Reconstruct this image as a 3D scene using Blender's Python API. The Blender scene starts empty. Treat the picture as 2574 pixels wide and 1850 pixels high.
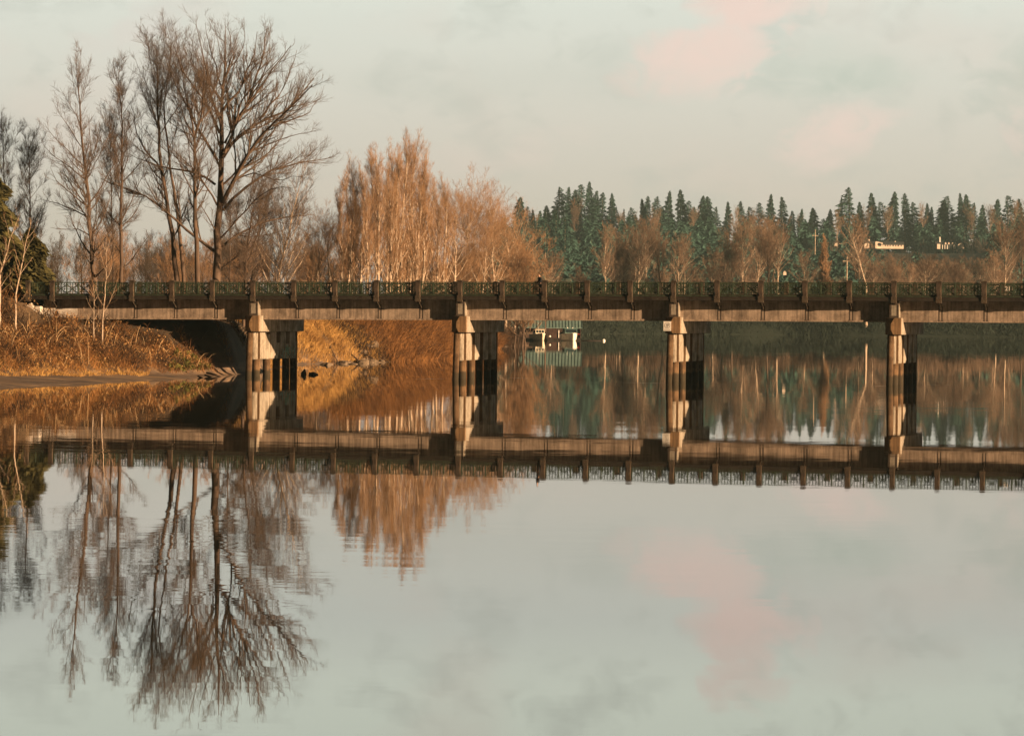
import bpy, bmesh, math, random
import numpy as np
from mathutils import Vector, Matrix
R = math.radians
scene = bpy.context.scene
COL = scene.collection

# ------------------------------------------------------------------ camera
F = 9067.0; HCAM = 5.81; PX0 = 1287.0; PY0 = 783.0; ROLL = 0.010
cam = bpy.data.objects.new('camera', bpy.data.cameras.new('camera')); COL.objects.link(cam)
cam.data.sensor_width = 36.0; cam.data.lens = F / 2574 * 36.0
cam.data.shift_y = -(925.0 - PY0) / 2574.0
cam.data.clip_start = 1.0; cam.data.clip_end = 30000
cam.matrix_world = Matrix.Translation((0, 0, HCAM)) @ Matrix.Rotation(R(90), 4, 'X') @ Matrix.Rotation(ROLL, 4, 'Z')
scene.camera = cam

def W(px, py, Y):
    """a point of the photograph (2574 px wide) at real distance Y"""
    u = (px - PX0) / F; v = (PY0 - py) / F
    a = u * math.cos(ROLL) - v * math.sin(ROLL); b = u * math.sin(ROLL) + v * math.cos(ROLL)
    return Vector((a * Y, Y, HCAM + b * Y))

# ------------------------------------------------------------------ light
SUN_H = Vector((0.848, -0.530, 0)); SUN_EL = R(11.0)
sun_dir = Vector((SUN_H.x * math.cos(SUN_EL), SUN_H.y * math.cos(SUN_EL), math.sin(SUN_EL)))
sl = bpy.data.lights.new('sun', 'SUN'); so = bpy.data.objects.new('sun', sl); COL.objects.link(so)
sl.energy = 5.0; sl.angle = R(0.5); sl.color = (1.0, 0.65, 0.38)
so.rotation_euler = sun_dir.to_track_quat('Z', 'Y').to_euler()
scene.view_settings.view_transform = 'Standard'; scene.view_settings.look = 'None'
scene.view_settings.exposure = 1.35; scene.view_settings.gamma = 1.0

world = bpy.data.worlds.new('World'); scene.world = world; world.use_nodes = True
nt = world.node_tree; N = nt.nodes; L = nt.links; N.clear()
def nd(tree, t, **kw):
    n = tree.nodes.new(t)
    for k, v in kw.items():
        if k in n.inputs.keys(): n.inputs[k].default_value = v
        else: setattr(n, k, v)
    return n
def mth(tree, op, a, b=None, clamp=False):
    n = tree.nodes.new('ShaderNodeMath'); n.operation = op; n.use_clamp = clamp
    for i, x in enumerate((a, b)):
        if x is None: continue
        if isinstance(x, (int, float)): n.inputs[i].default_value = x
        else: tree.links.new(x, n.inputs[i])
    return n.outputs[0]
def mixc(tree, f, a, b, mode='MIX'):
    n = tree.nodes.new('ShaderNodeMix'); n.data_type = 'RGBA'; n.blend_type = mode
    for i, x in ((0, f), (6, a), (7, b)):
        if isinstance(x, (int, float)): n.inputs[i].default_value = x
        elif isinstance(x, tuple): n.inputs[i].default_value = (*x, 1)
        else: tree.links.new(x, n.inputs[i])
    return n.outputs[2]
def ramp(tree, f, stops, interp='LINEAR'):
    n = tree.nodes.new('ShaderNodeValToRGB'); n.color_ramp.interpolation = interp
    e = n.color_ramp.elements
    while len(e) > 1: e.remove(e[0])
    for i, (p, c) in enumerate(stops):
        el = e[0] if i == 0 else e.new(p)
        el.position = p; el.color = (*c, 1)
    tree.links.new(f, n.inputs[0]); return n.outputs[0]

sky = nd(nt, 'ShaderNodeTexSky', sky_type='NISHITA', sun_disc=False)
sky.sun_elevation = SUN_EL; sky.sun_rotation = math.atan2(SUN_H.x, SUN_H.y)
sky.air_density = 1.0; sky.dust_density = 2.0
tc = nd(nt, 'ShaderNodeTexCoord')
sep = nd(nt, 'ShaderNodeSeparateXYZ'); L.new(tc.outputs['Generated'], sep.inputs[0])
x, y, z = sep.outputs
hor = mth(nt, 'SQRT', mth(nt, 'ADD', mth(nt, 'MULTIPLY', x, x), mth(nt, 'MULTIPLY', y, y)))
el_t = mth(nt, 'DIVIDE', z, mth(nt, 'MAXIMUM', hor, 0.01))           # tan(elevation)
az = mth(nt, 'ARCTAN2', x, y)                                         # 0 straight ahead
# thin high cloud veil: bright low over the river, darker towards the zenith
elc = mth(nt, 'MULTIPLY', el_t, 1.0, True)
base = ramp(nt, elc, [(0.0, (0.575, 0.495, 0.405)), (0.02, (0.60, 0.535, 0.45)), (0.05, (0.66, 0.62, 0.54)),
                      (0.085, (0.70, 0.72, 0.645)), (0.105, (0.85, 0.90, 0.77)), (0.15, (0.86, 0.95, 0.79)), (0.24, (0.12, 0.145, 0.135)), (0.45, (0.025, 0.035, 0.04)), (1.0, (0.012, 0.018, 0.022))])
cv = nd(nt, 'ShaderNodeCombineXYZ'); L.new(mth(nt, 'MULTIPLY', az, 60.0), cv.inputs[0]); L.new(mth(nt, 'MULTIPLY', el_t, 95.0), cv.inputs[1])
nz = nd(nt, 'ShaderNodeTexNoise', noise_dimensions='2D', Scale=0.55, Detail=7.0, Roughness=0.56, Distortion=0.35); L.new(cv.outputs[0], nz.inputs['Vector'])
nz2 = nd(nt, 'ShaderNodeTexNoise', noise_dimensions='2D', Scale=0.23, Detail=4.0, Roughness=0.5); L.new(cv.outputs[0], nz2.inputs['Vector'])
nz3 = nd(nt, 'ShaderNodeTexNoise', noise_dimensions='2D', Scale=1.25, Detail=6.0, Roughness=0.58, Distortion=0.5); L.new(cv.outputs[0], nz3.inputs['Vector'])
grey = mth(nt, 'MULTIPLY', mth(nt, 'SUBTRACT', mth(nt, 'ADD', mth(nt, 'MULTIPLY', nz.outputs[0], 0.6), mth(nt, 'MULTIPLY', nz3.outputs[0], 0.4)), 0.50, False), 4.5, True)
base = mixc(nt, mth(nt, 'MULTIPLY', grey, 0.50), base, (0.50, 0.515, 0.455))
pk = mth(nt, 'MULTIPLY', mth(nt, 'SUBTRACT', nz2.outputs[0], 0.53, False), 4.0, True)
base = mixc(nt, mth(nt, 'MULTIPLY', pk, 0.30), base, (0.76, 0.60, 0.52))
def blob(px, py, rx, ry, rot, soft, col, amt):
    """a soft cloud at the bearing and elevation where it hangs in the sky"""
    global base
    w = W(px, py, 1.0); ca = math.atan2(w.x, 1.0); ce = w.z - HCAM
    dx = mth(nt, 'SUBTRACT', az, ca); dy = mth(nt, 'SUBTRACT', el_t, ce)
    wob = mth(nt, 'MULTIPLY', mth(nt, 'SUBTRACT', nz3.outputs[0], 0.5), 0.034)
    dx = mth(nt, 'ADD', dx, wob); dy = mth(nt, 'ADD', dy, mth(nt, 'MULTIPLY', mth(nt, 'SUBTRACT', nz.outputs[0], 0.5), 0.022))
    c, s = math.cos(rot), math.sin(rot)
    ex = mth(nt, 'DIVIDE', mth(nt, 'ADD', mth(nt, 'MULTIPLY', dx, c), mth(nt, 'MULTIPLY', dy, s)), rx / F)
    ey = mth(nt, 'DIVIDE', mth(nt, 'SUBTRACT', mth(nt, 'MULTIPLY', dy, c), mth(nt, 'MULTIPLY', dx, s)), ry / F)
    d2 = mth(nt, 'ADD', mth(nt, 'MULTIPLY', ex, ex), mth(nt, 'MULTIPLY', ey, ey))
    m = mth(nt, 'MULTIPLY', mth(nt, 'SUBTRACT', 1.0, d2), soft, True)
    sm = nd(nt, 'ShaderNodeMapRange', interpolation_type='SMOOTHSTEP'); L.new(m, sm.inputs[0])
    lump = mth(nt, 'ADD', 0.45, mth(nt, 'MULTIPLY', nz3.outputs[0], 1.1), True)
    base = mixc(nt, mth(nt, 'MULTIPLY', mth(nt, 'MULTIPLY', sm.outputs[0], lump), amt), base, col)
PK = (0.86, 0.655, 0.575); GR = (0.49, 0.52, 0.455)
blob(1560, 190, 330, 120, 0.1, 0.6, GR, 0.30)
blob(2040, 170, 330, 110, -0.15, 0.6, (0.53, 0.60, 0.52), 0.45)
blob(2150, 195, 190, 50, 0.1, 0.6, (0.42, 0.50, 0.42), 0.42)
blob(2580, 200, 170, 130, 0.3, 0.6, (0.42, 0.49, 0.42), 0.6)
blob(1080, 215, 330, 80, 0.0, 0.6, GR, 0.32)
blob(1480, 130, 120, 60, 0.2, 0.6, GR, 0.4)
blob(1735, 165, 200, 115, 0.1, 0.8, PK, 0.82)
blob(1840, 70, 190, 150, 0.9, 0.8, PK, 0.82)
blob(1930, 5, 150, 80, 0.2, 0.9, PK, 0.66)
blob(1880, -90, 150, 135, 1.2, 0.75, PK, 0.75)
blob(2110, 355, 190, 90, 0.35, 0.7, PK, 0.85)
blob(2580, 320, 70, 50, 0.1, 0.6, PK, 0.5)
blob(360, 70, 260, 90, 0.6, 0.6, (0.72, 0.63, 0.57), 0.6)
blob(1290, 390, 230, 60, 0.2, 0.6, PK, 0.25)
# the half of the sky behind the camera and to the left is a duller dusk blue
front = nd(nt, 'ShaderNodeMapRange', interpolation_type='SMOOTHSTEP'); L.new(mth(nt, 'ADD', mth(nt, 'MULTIPLY', x, 0.35), mth(nt, 'MULTIPLY', y, 0.93)), front.inputs[0])
front.inputs[1].default_value = 0.0; front.inputs[2].default_value = 0.74; front.inputs[3].default_value = 0.03; front.inputs[4].default_value = 1.0
vm = nd(nt, 'ShaderNodeVectorMath', operation='SCALE'); L.new(base, vm.inputs[0]); L.new(front.outputs[0], vm.inputs['Scale'])
vs = nd(nt, 'ShaderNodeVectorMath', operation='SCALE'); L.new(sky.outputs[0], vs.inputs[0]); vs.inputs['Scale'].default_value = 0.06
veil = mixc(nt, 0.93, vs.outputs[0], vm.outputs[0])
sc10 = nd(nt, 'ShaderNodeVectorMath', operation='SCALE'); L.new(veil, sc10.inputs[0]); sc10.inputs['Scale'].default_value = 8.8
bg = nd(nt, 'ShaderNodeBackground', Strength=0.05); L.new(sc10.outputs[0], bg.inputs[0])
wo = nd(nt, 'ShaderNodeOutputWorld'); L.new(bg.outputs[0], wo.inputs[0])

# ------------------------------------------------------------------ materials
def mat(name, col, col2=None, scale=1.0, rough=0.85, detail=6, stretch=(1, 1, 1), spec=0.25, contrast=(0.35, 0.65), metallic=0.0, bump=0.0, rnd=0.0, trans=0.0):
    m = bpy.data.materials.new(name); m.use_nodes = True; t = m.node_tree
    b = t.nodes['Principled BSDF']; b.inputs['Roughness'].default_value = rough
    b.inputs['Specular IOR Level'].default_value = spec; b.inputs['Metallic'].default_value = metallic
    if col2 is None: col2 = tuple(c * 0.75 for c in col)
    tcn = t.nodes.new('ShaderNodeTexCoord'); mp = t.nodes.new('ShaderNodeMapping'); mp.inputs['Scale'].default_value = stretch
    t.links.new(tcn.outputs['Object'], mp.inputs[0])
    n = nd(t, 'ShaderNodeTexNoise', Scale=scale, Detail=detail, Roughness=0.6); t.links.new(mp.outputs[0], n.inputs['Vector'])
    c = ramp(t, n.outputs[0], [(contrast[0], col2), (contrast[1], col)])
    if rnd:
        oi = t.nodes.new('ShaderNodeObjectInfo')
        c = mixc(t, mth(t, 'MULTIPLY', oi.outputs['Random'], rnd), c, tuple(x * 0.55 for x in col2))
    t.links.new(c, b.inputs['Base Color'])
    if bump:
        bp = nd(t, 'ShaderNodeBump', Strength=bump, Distance=0.03); t.links.new(n.outputs[0], bp.inputs['Height']); t.links.new(bp.outputs[0], b.inputs['Normal'])
    if trans:
        pass
    return m

def concrete_mat(name, col, dark, streak):
    m = bpy.data.materials.new(name); m.use_nodes = True; t = m.node_tree; b = t.nodes['Principled BSDF']
    b.inputs['Roughness'].default_value = 0.9; b.inputs['Specular IOR Level'].default_value = 0.2
    tcn = t.nodes.new('ShaderNodeTexCoord')
    mp = t.nodes.new('ShaderNodeMapping'); mp.inputs['Scale'].default_value = (5, 5, 0.35); t.links.new(tcn.outputs['Object'], mp.inputs[0])
    n1 = nd(t, 'ShaderNodeTexNoise', Scale=1.0, Detail=6.0, Roughness=0.65); t.links.new(mp.outputs[0], n1.inputs['Vector'])
    n2 = nd(t, 'ShaderNodeTexNoise', Scale=0.8, Detail=8.0, Roughness=0.7); t.links.new(tcn.outputs['Object'], n2.inputs['Vector'])
    n3 = nd(t, 'ShaderNodeTexNoise', Scale=9.0, Detail=3.0, Roughness=0.7); t.links.new(tcn.outputs['Object'], n3.inputs['Vector'])
    c = ramp(t, n2.outputs[0], [(0.32, dark), (0.58, col)])
    s = ramp(t, n1.outputs[0], [(0.36, tuple(x * streak for x in (1, 1, 1))), (0.60, (1, 1, 1))])
    c = mixc(t, 0.8, c, s, 'MULTIPLY')
    g = ramp(t, n3.outputs[0], [(0.30, (0.72, 0.70, 0.66)), (0.6, (1, 1, 1))])
    c = mixc(t, 0.7, c, g, 'MULTIPLY')
    t.links.new(c, b.inputs['Base Color'])
    bp = nd(t, 'ShaderNodeBump', Strength=0.35, Distance=0.02); t.links.new(n3.outputs[0], bp.inputs['Height']); t.links.new(bp.outputs[0], b.inputs['Normal'])
    return m
M = {}
M['girder'] = concrete_mat('weathered_girder_concrete', (0.41, 0.32, 0.24), (0.17, 0.13, 0.095), 0.45)
M['pier'] = concrete_mat('pier_concrete', (0.40, 0.35, 0.275), (0.15, 0.12, 0.08), 0.36)
M['pile'] = concrete_mat('stained_pile_concrete', (0.17, 0.105, 0.055), (0.05, 0.03, 0.016), 0.35)
def tide(m, col):
    t = m.node_tree; b = t.nodes['Principled BSDF']; src = b.inputs['Base Color'].links[0].from_socket
    tcn = t.nodes.new('ShaderNodeTexCoord'); sp = t.nodes.new('ShaderNodeSeparateXYZ'); t.links.new(tcn.outputs['Object'], sp.inputs[0])
    n = nd(t, 'ShaderNodeTexNoise', Scale=3.0, Detail=4.0); t.links.new(tcn.outputs['Object'], n.inputs['Vector'])
    h = mth(t, 'ADD', sp.outputs[2], mth(t, 'MULTIPLY', n.outputs[0], -0.5)); mr = nd(t, 'ShaderNodeMapRange'); t.links.new(h, mr.inputs[0])
    mr.inputs[1].default_value = 0.12; mr.inputs[2].default_value = 0.30; mr.inputs[3].default_value = 0.9; mr.inputs[4].default_value = 0.0
    t.links.new(mixc(t, mr.outputs[0], src, col), b.inputs['Base Color'])
tide(M['pile'], (0.03, 0.026, 0.016))
M['post'] = concrete_mat('post_concrete', (0.115, 0.085, 0.056), (0.014, 0.011, 0.008), 0.25)
M['deck'] = concrete_mat('deck_concrete', (0.035, 0.028, 0.021), (0.014, 0.011, 0.009), 0.6)
M['white_conc'] = concrete_mat('whitewashed_concrete', (0.72, 0.66, 0.58), (0.45, 0.38, 0.30), 0.75)
M['nose'] = concrete_mat('dim_front_concrete', (0.26, 0.16, 0.08), (0.10, 0.06, 0.03), 0.45)  # dimmer grazing light on front faces put into a browner colour
M['shade_stain'] = mat('dark_shade_stain', (0.07, 0.05, 0.035), (0.03, 0.022, 0.016), 6)  # dark tone for stains and for painted shade
M['asphalt'] = mat('asphalt', (0.05, 0.05, 0.05), (0.035, 0.035, 0.035), 3)
M['rail'] = mat('green_rail_paint', (0.040, 0.060, 0.034), (0.018, 0.027, 0.015), 5, rough=0.6)
M['bark'] = mat('grey_brown_bark', (0.13, 0.088, 0.060), (0.06, 0.042, 0.030), 3, stretch=(1, 1, 0.25), rnd=0.3)
M['twig'] = mat('brown_twigs', (0.135, 0.098, 0.070), (0.085, 0.062, 0.046), 0.4, rnd=0.15)
M['bark_pale'] = mat('pale_alder_bark', (0.52, 0.42, 0.31), (0.20, 0.145, 0.10), 1.6, stretch=(1, 1, 1.5))
M['twig_orange'] = mat('orange_brown_twigs', (0.36, 0.22, 0.115), (0.22, 0.13, 0.07), 0.35, rnd=0.25)
M['twig_far'] = mat('far_brown_twigs', (0.27, 0.18, 0.115), (0.14, 0.095, 0.065), 0.2, rnd=0.6)
M['twig_dull'] = mat('dull_brown_twigs', (0.11, 0.085, 0.06), (0.07, 0.055, 0.04), 0.2, rnd=0.5)
M['needle'] = mat('dark_green_needles', (0.042, 0.102, 0.080), (0.020, 0.056, 0.046), 0.5, rnd=0.45)
M['needle_near'] = mat('olive_needles', (0.085, 0.075, 0.022), (0.035, 0.035, 0.014), 0.9)
M['trunk_dark'] = mat('fir_trunk', (0.14, 0.10, 0.07), (0.07, 0.05, 0.035), 2)
M['mud'] = mat('river_mud', (0.15, 0.105, 0.062), (0.075, 0.052, 0.034), 0.5, rough=0.7)
M['bramble'] = mat('dry_brambles', (0.24, 0.112, 0.034), (0.07, 0.031, 0.011), 0.45, contrast=(0.38, 0.62))
M['leaf'] = mat('dry_leaves', (0.40, 0.235, 0.09), (0.07, 0.035, 0.014), 1.3)
M['greenleaf'] = mat('olive_bramble_leaves', (0.13, 0.12, 0.025), (0.06, 0.06, 0.015), 1.3)
M['drygrass'] = mat('golden_dry_grass', (0.50, 0.30, 0.09), (0.20, 0.10, 0.03), 0.55)
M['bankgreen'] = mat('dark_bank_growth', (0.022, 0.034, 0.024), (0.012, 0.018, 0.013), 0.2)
M['rock'] = mat('bank_rock', (0.19, 0.14, 0.09), (0.05, 0.036, 0.024), 2.5, bump=0.4)
M['wood'] = mat('weathered_timber', (0.16, 0.11, 0.075), (0.06, 0.042, 0.03), 2, stretch=(0.4, 4, 4))
M['darkwood'] = mat('dark_wet_timber', (0.035, 0.026, 0.02), (0.015, 0.012, 0.010), 2)
M['redwood'] = mat('red_brown_boards', (0.065, 0.036, 0.027), (0.03, 0.019, 0.015), 1.5, stretch=(3, 3, 0.3))
M['tealroof'] = mat('teal_metal_roof', (0.15, 0.225, 0.20), (0.10, 0.155, 0.14), 0.6, rough=0.5)
M['white'] = mat('white_paint', (0.80, 0.76, 0.68), (0.62, 0.58, 0.50), 1.5, rough=0.5)
M['cream'] = mat('cream_paint', (0.66, 0.60, 0.46), (0.46, 0.40, 0.30), 1.5, rough=0.5)
M['tealpaint'] = mat('teal_paint', (0.07, 0.13, 0.12), (0.045, 0.09, 0.08), 1.5, rough=0.5)
M['glass'] = mat('dark_window_glass', (0.015, 0.025, 0.028), (0.01, 0.016, 0.018), 1, rough=0.12, spec=0.5)
M['black'] = mat('black_paint', (0.02, 0.02, 0.02), (0.012, 0.012, 0.012), 2)
M['foam'] = mat('foam', (0.55, 0.52, 0.47), (0.25, 0.23, 0.20), 2.5)
M['red'] = mat('red_trim', (0.45, 0.05, 0.03), (0.3, 0.03, 0.02), 2)
M['housewall'] = mat('cream_stucco', (0.66, 0.55, 0.44), (0.52, 0.42, 0.33), 0.3)
M['houseroof'] = mat('dark_shingles', (0.045, 0.05, 0.05), (0.03, 0.032, 0.032), 1)
M['graffiti'] = mat('pale_teal_spray_paint', (0.34, 0.60, 0.50), (0.25, 0.46, 0.38), 3)
M['graffw'] = mat('white_spray_paint', (0.8, 0.78, 0.72), (0.7, 0.68, 0.6), 3)
M['skin'] = mat('skin', (0.50, 0.30, 0.20), (0.42, 0.24, 0.16), 3, rough=0.6)
M['cloth'] = mat('black_jacket', (0.012, 0.014, 0.018), (0.008, 0.009, 0.012), 8)
M['hair'] = mat('dark_hair', (0.015, 0.011, 0.009), (0.01, 0.008, 0.006), 8)
M['ground'] = mat('floodplain_soil', (0.12, 0.080, 0.045), (0.05, 0.036, 0.022), 0.15)

# water: still river, a perfect surface with very small ripples
wm = bpy.data.materials.new('river_water'); wm.use_nodes = True; t = wm.node_tree; b = t.nodes['Principled BSDF']
b.inputs['Base Color'].default_value = (0.020, 0.020, 0.014, 1); b.inputs['Roughness'].default_value = 0.012; b.inputs['IOR'].default_value = 2.3
b.inputs['Specular IOR Level'].default_value = 0.6
g = t.nodes.new('ShaderNodeNewGeometry')
def ripple(sx, sy, amp, detail=3.0, seed=0.0):
    mp = t.nodes.new('ShaderNodeMapping'); mp.inputs['Scale'].default_value = (sx, sy, 1); mp.inputs['Location'].default_value = (seed, seed * 1.7, 0)
    t.links.new(g.outputs['Position'], mp.inputs[0])
    n = nd(t, 'ShaderNodeTexNoise', noise_dimensions='2D', Scale=1.0, Detail=detail, Roughness=0.55); t.links.new(mp.outputs[0], n.inputs['Vector'])
    s = nd(t, 'ShaderNodeVectorMath', operation='SUBTRACT'); t.links.new(n.outputs['Color'], s.inputs[0]); s.inputs[1].default_value = (0.5, 0.5, 0.5)
    v = nd(t, 'ShaderNodeVectorMath', operation='MULTIPLY'); t.links.new(s.outputs[0], v.inputs[0]); v.inputs[1].default_value = (amp * 0.35, amp, 0)
    return v.outputs[0]
def addv(a, c):
    n = nd(t, 'ShaderNodeVectorMath', operation='ADD')
    t.links.new(a, n.inputs[0])
    if isinstance(c, tuple): n.inputs[1].default_value = c
    else: t.links.new(c, n.inputs[1])
    return n.outputs[0]
RA = ripple(0.5, 2.6, 0.0044); RB = ripple(0.09, 0.45, 0.0024, 2.0, 7.3)
mp = t.nodes.new('ShaderNodeMapping'); mp.inputs['Scale'].default_value = (0.006, 0.028, 1); t.links.new(g.outputs['Position'], mp.inputs[0])
pn = nd(t, 'ShaderNodeTexNoise', noise_dimensions='2D', Scale=1.0, Detail=3.0); t.links.new(mp.outputs[0], pn.inputs['Vector'])
pm = nd(t, 'ShaderNodeMapRange'); t.links.new(pn.outputs[0], pm.inputs[0]); pm.inputs[1].default_value = 0.42; pm.inputs[2].default_value = 0.66; pm.inputs[3].default_value = 0.45; pm.inputs[4].default_value = 1.9
sv = nd(t, 'ShaderNodeVectorMath', operation='SCALE'); t.links.new(addv(RA, RB), sv.inputs[0]); t.links.new(pm.outputs[0], sv.inputs['Scale'])
nn = nd(t, 'ShaderNodeVectorMath', operation='NORMALIZE'); t.links.new(addv(sv.outputs[0], (0, 0, 1)), nn.inputs[0]); t.links.new(nn.outputs[0], b.inputs['Normal'])
M['water'] = wm

# ------------------------------------------------------------------ helpers
def tag(o, label=None, cat=None, group=None, kind=None):
    if label: o['label'] = label
    if cat: o['category'] = cat
    if group: o['group'] = group
    if kind: o['kind'] = kind
    return o
def empty(name, loc=(0, 0, 0), rz=0.0):
    o = bpy.data.objects.new(name, None); COL.objects.link(o); o.location = loc; o.rotation_euler = (0, 0, rz); return o
class MB:
    def __init__(s): s.v = []; s.f = []
    def box(s, x0, x1, y0, y1, z0, z1):
        k = len(s.v); s.v += [(x0, y0, z0), (x1, y0, z0), (x1, y1, z0), (x0, y1, z0), (x0, y0, z1), (x1, y0, z1), (x1, y1, z1), (x0, y1, z1)]
        s.f += [(k, k+3, k+2, k+1), (k+4, k+5, k+6, k+7), (k, k+1, k+5, k+4), (k+1, k+2, k+6, k+5), (k+2, k+3, k+7, k+6), (k+3, k, k+4, k+7)]; return s
    def prism(s, poly, a0, a1, axis='x'):
        """poly: list of 2D points, extruded along axis"""
        k = len(s.v); n = len(poly)
        def P(p, a): return {'x': (a, p[0], p[1]), 'y': (p[0], a, p[1]), 'z': (p[0], p[1], a)}[axis]
        s.v += [P(p, a0) for p in poly] + [P(p, a1) for p in poly]
        s.f += [tuple(range(k, k + n)), tuple(range(k + 2*n - 1, k + n - 1, -1))]
        s.f += [(k + i, k + n + i, k + n + (i+1) % n, k + (i+1) % n) for i in range(n)]; return s
    def bar(s, p, q, w, h=None):
        h = h or w; p = Vector(p); q = Vector(q); d = (q - p).normalized()
        a = d.cross(Vector((0, 1, 0))); a = a.normalized() if a.length > 1e-3 else Vector((1, 0, 0)); c = d.cross(a).normalized()
        k = len(s.v)
        for e in (p, q):
            for i, j in ((-1, -1), (1, -1), (1, 1), (-1, 1)): s.v.append(tuple(e + a * (i * w / 2) + c * (j * h / 2)))
        s.f += [(k, k+1, k+2, k+3), (k+7, k+6, k+5, k+4)] + [(k+i, k+4+i, k+4+(i+1) % 4, k+(i+1) % 4) for i in range(4)]; return s
    def tube(s, pts, rad, n=10):
        pts = [Vector(p) for p in pts]; k = len(s.v)
        rad = rad if hasattr(rad, '__len__') else [rad] * len(pts)
        for i, p in enumerate(pts):
            d = (pts[min(i+1, len(pts)-1)] - pts[max(i-1, 0)]).normalized()
            a = d.cross(Vector((0, 1, 0))); a = a.normalized() if a.length > 0.05 else d.cross(Vector((1, 0, 0))).normalized(); c = d.cross(a)
            for j in range(n):
                th = 2 * math.pi * j / n; s.v.append(tuple(p + (a * math.cos(th) + c * math.sin(th)) * rad[i]))
        for i in range(len(pts) - 1):
            for j in range(n): s.f.append((k+i*n+j, k+i*n+(j+1) % n, k+(i+1)*n+(j+1) % n, k+(i+1)*n+j))
        s.f += [tuple(range(k+n-1, k-1, -1)), tuple(range(k+(len(pts)-1)*n, k+len(pts)*n))]; return s
    def build(s, name, m, parent=None, smooth=False, bevel=0.0, fix=True):
        me = bpy.data.meshes.new(name); me.from_pydata(s.v, [], s.f)
        if fix:
            bm = bmesh.new(); bm.from_mesh(me); bmesh.ops.recalc_face_normals(bm, faces=bm.faces); bm.to_mesh(me); bm.free()
        me.materials.append(m)
        if smooth: me.shade_smooth()
        o = bpy.data.objects.new(name, me); COL.objects.link(o)
        if parent: o.parent = parent
        if bevel:
            bv = o.modifiers.new('bevel', 'BEVEL'); bv.width = bevel; bv.segments = 2; bv.limit_method = 'ANGLE'
        return o
def np_mesh(name, V, Fc, m, smooth=False):
    """V (n,3), Fc (k,3|4) numpy -> mesh"""
    me = bpy.data.meshes.new(name); k = Fc.shape[1]
    me.vertices.add(len(V)); me.vertices.foreach_set('co', V.astype(np.float32).ravel())
    me.loops.add(Fc.size); me.loops.foreach_set('vertex_index', Fc.astype(np.int32).ravel())
    me.polygons.add(len(Fc)); me.polygons.foreach_set('loop_start', np.arange(0, Fc.size, k, dtype=np.int32))
    try: me.polygons.foreach_set('loop_total', np.full(len(Fc), k, dtype=np.int32))
    except Exception: pass
    me.update(calc_edges=True); me.materials.append(m)
    if smooth: me.shade_smooth()
    return me
def link(name, me, parent=None, loc=None):
    o = bpy.data.objects.new(name, me); COL.objects.link(o)
    if parent: o.parent = parent
    if loc is not None: o.location = loc
    return o
def copy_tree(o, loc, rz=0.0, sc=1.0, label=None, parent=None):
    c = o.copy(); COL.objects.link(c)
    if parent: c.parent = parent
    c.location = loc; c.rotation_euler = (0, 0, rz); c.scale = sc if hasattr(sc, '__len__') else (sc, sc, sc)
    if label: c['label'] = label
    for ch in [k for k in COL.objects if k.parent == o]:
        d = ch.copy(); COL.objects.link(d); d.parent = c
        for g_ in [k for k in COL.objects if k.parent == ch]:
            e = g_.copy(); COL.objects.link(e); e.parent = d
    return c

# ------------------------------------------------------------------ terrain
SHORE = np.array([(-400, -200), (-120, 100), (-60, 200), (-42, 240), (-36.5, 257), (-30.5, 280), (-26.5, 300), (-24.2, 313), (-23, 330), (-22.8, 350), (-22.2, 378), (-18, 392), (-14.6, 402),
                  (-8.9, 431), (-6, 480), (-4, 530), (-2.3, 566), (0.4, 610), (1.2, 650), (-1, 700), (-3, 760), (10, 800), (16, 900), (22, 965), (40, 1000), (80, 1013), (150, 1005),
                  (400, 960), (1200, 700), (2500, 200), (4000, -200)], float)
LAND = np.vstack([SHORE, [(16000, -200), (16000, 16000), (-16000, 16000), (-16000, -200)]])
def shore_d(X, Y):
    d = np.full(X.shape, 1e9)
    for (ax, ay), (bx, by) in zip(SHORE[:-1], SHORE[1:]):
        ex, ey = bx - ax, by - ay; tt = np.clip(((X-ax)*ex + (Y-ay)*ey) / (ex*ex+ey*ey), 0, 1)
        d = np.minimum(d, np.hypot(X - ax - tt*ex, Y - ay - tt*ey))
    ins = np.zeros(X.shape, bool); P = LAND; j = len(P) - 1
    for i in range(len(P)):
        yi, yj, xi, xj = P[i, 1], P[j, 1], P[i, 0], P[j, 0]
        if yi != yj: ins ^= ((yi > Y) != (yj > Y)) & (X < (xj-xi)*(Y-yi)/(yj-yi)+xi)
        j = i
    return np.where(ins, d, -d)
def sstep(a, b_, x): tt = np.clip((x-a)/(b_-a), 0, 1); return tt*tt*(3-2*tt)
def wob(X, Y, s, seed=0):
    return (np.sin(X/s*1.3+seed)*np.cos(Y/s*1.1+seed*2) + 0.5*np.sin(X/s*2.9+Y/s*1.7+seed*3) + 0.3*np.sin(X/s*5.3-Y/s*4.1+seed))/1.8
def mudw(Y): return np.interp(Y, [200, 257, 290, 306, 316, 330, 370, 410, 560, 2000], [13, 11, 6.0, 3.0, 0.8, 0.5, 1.2, 0.2, 0.3, 2])
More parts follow.
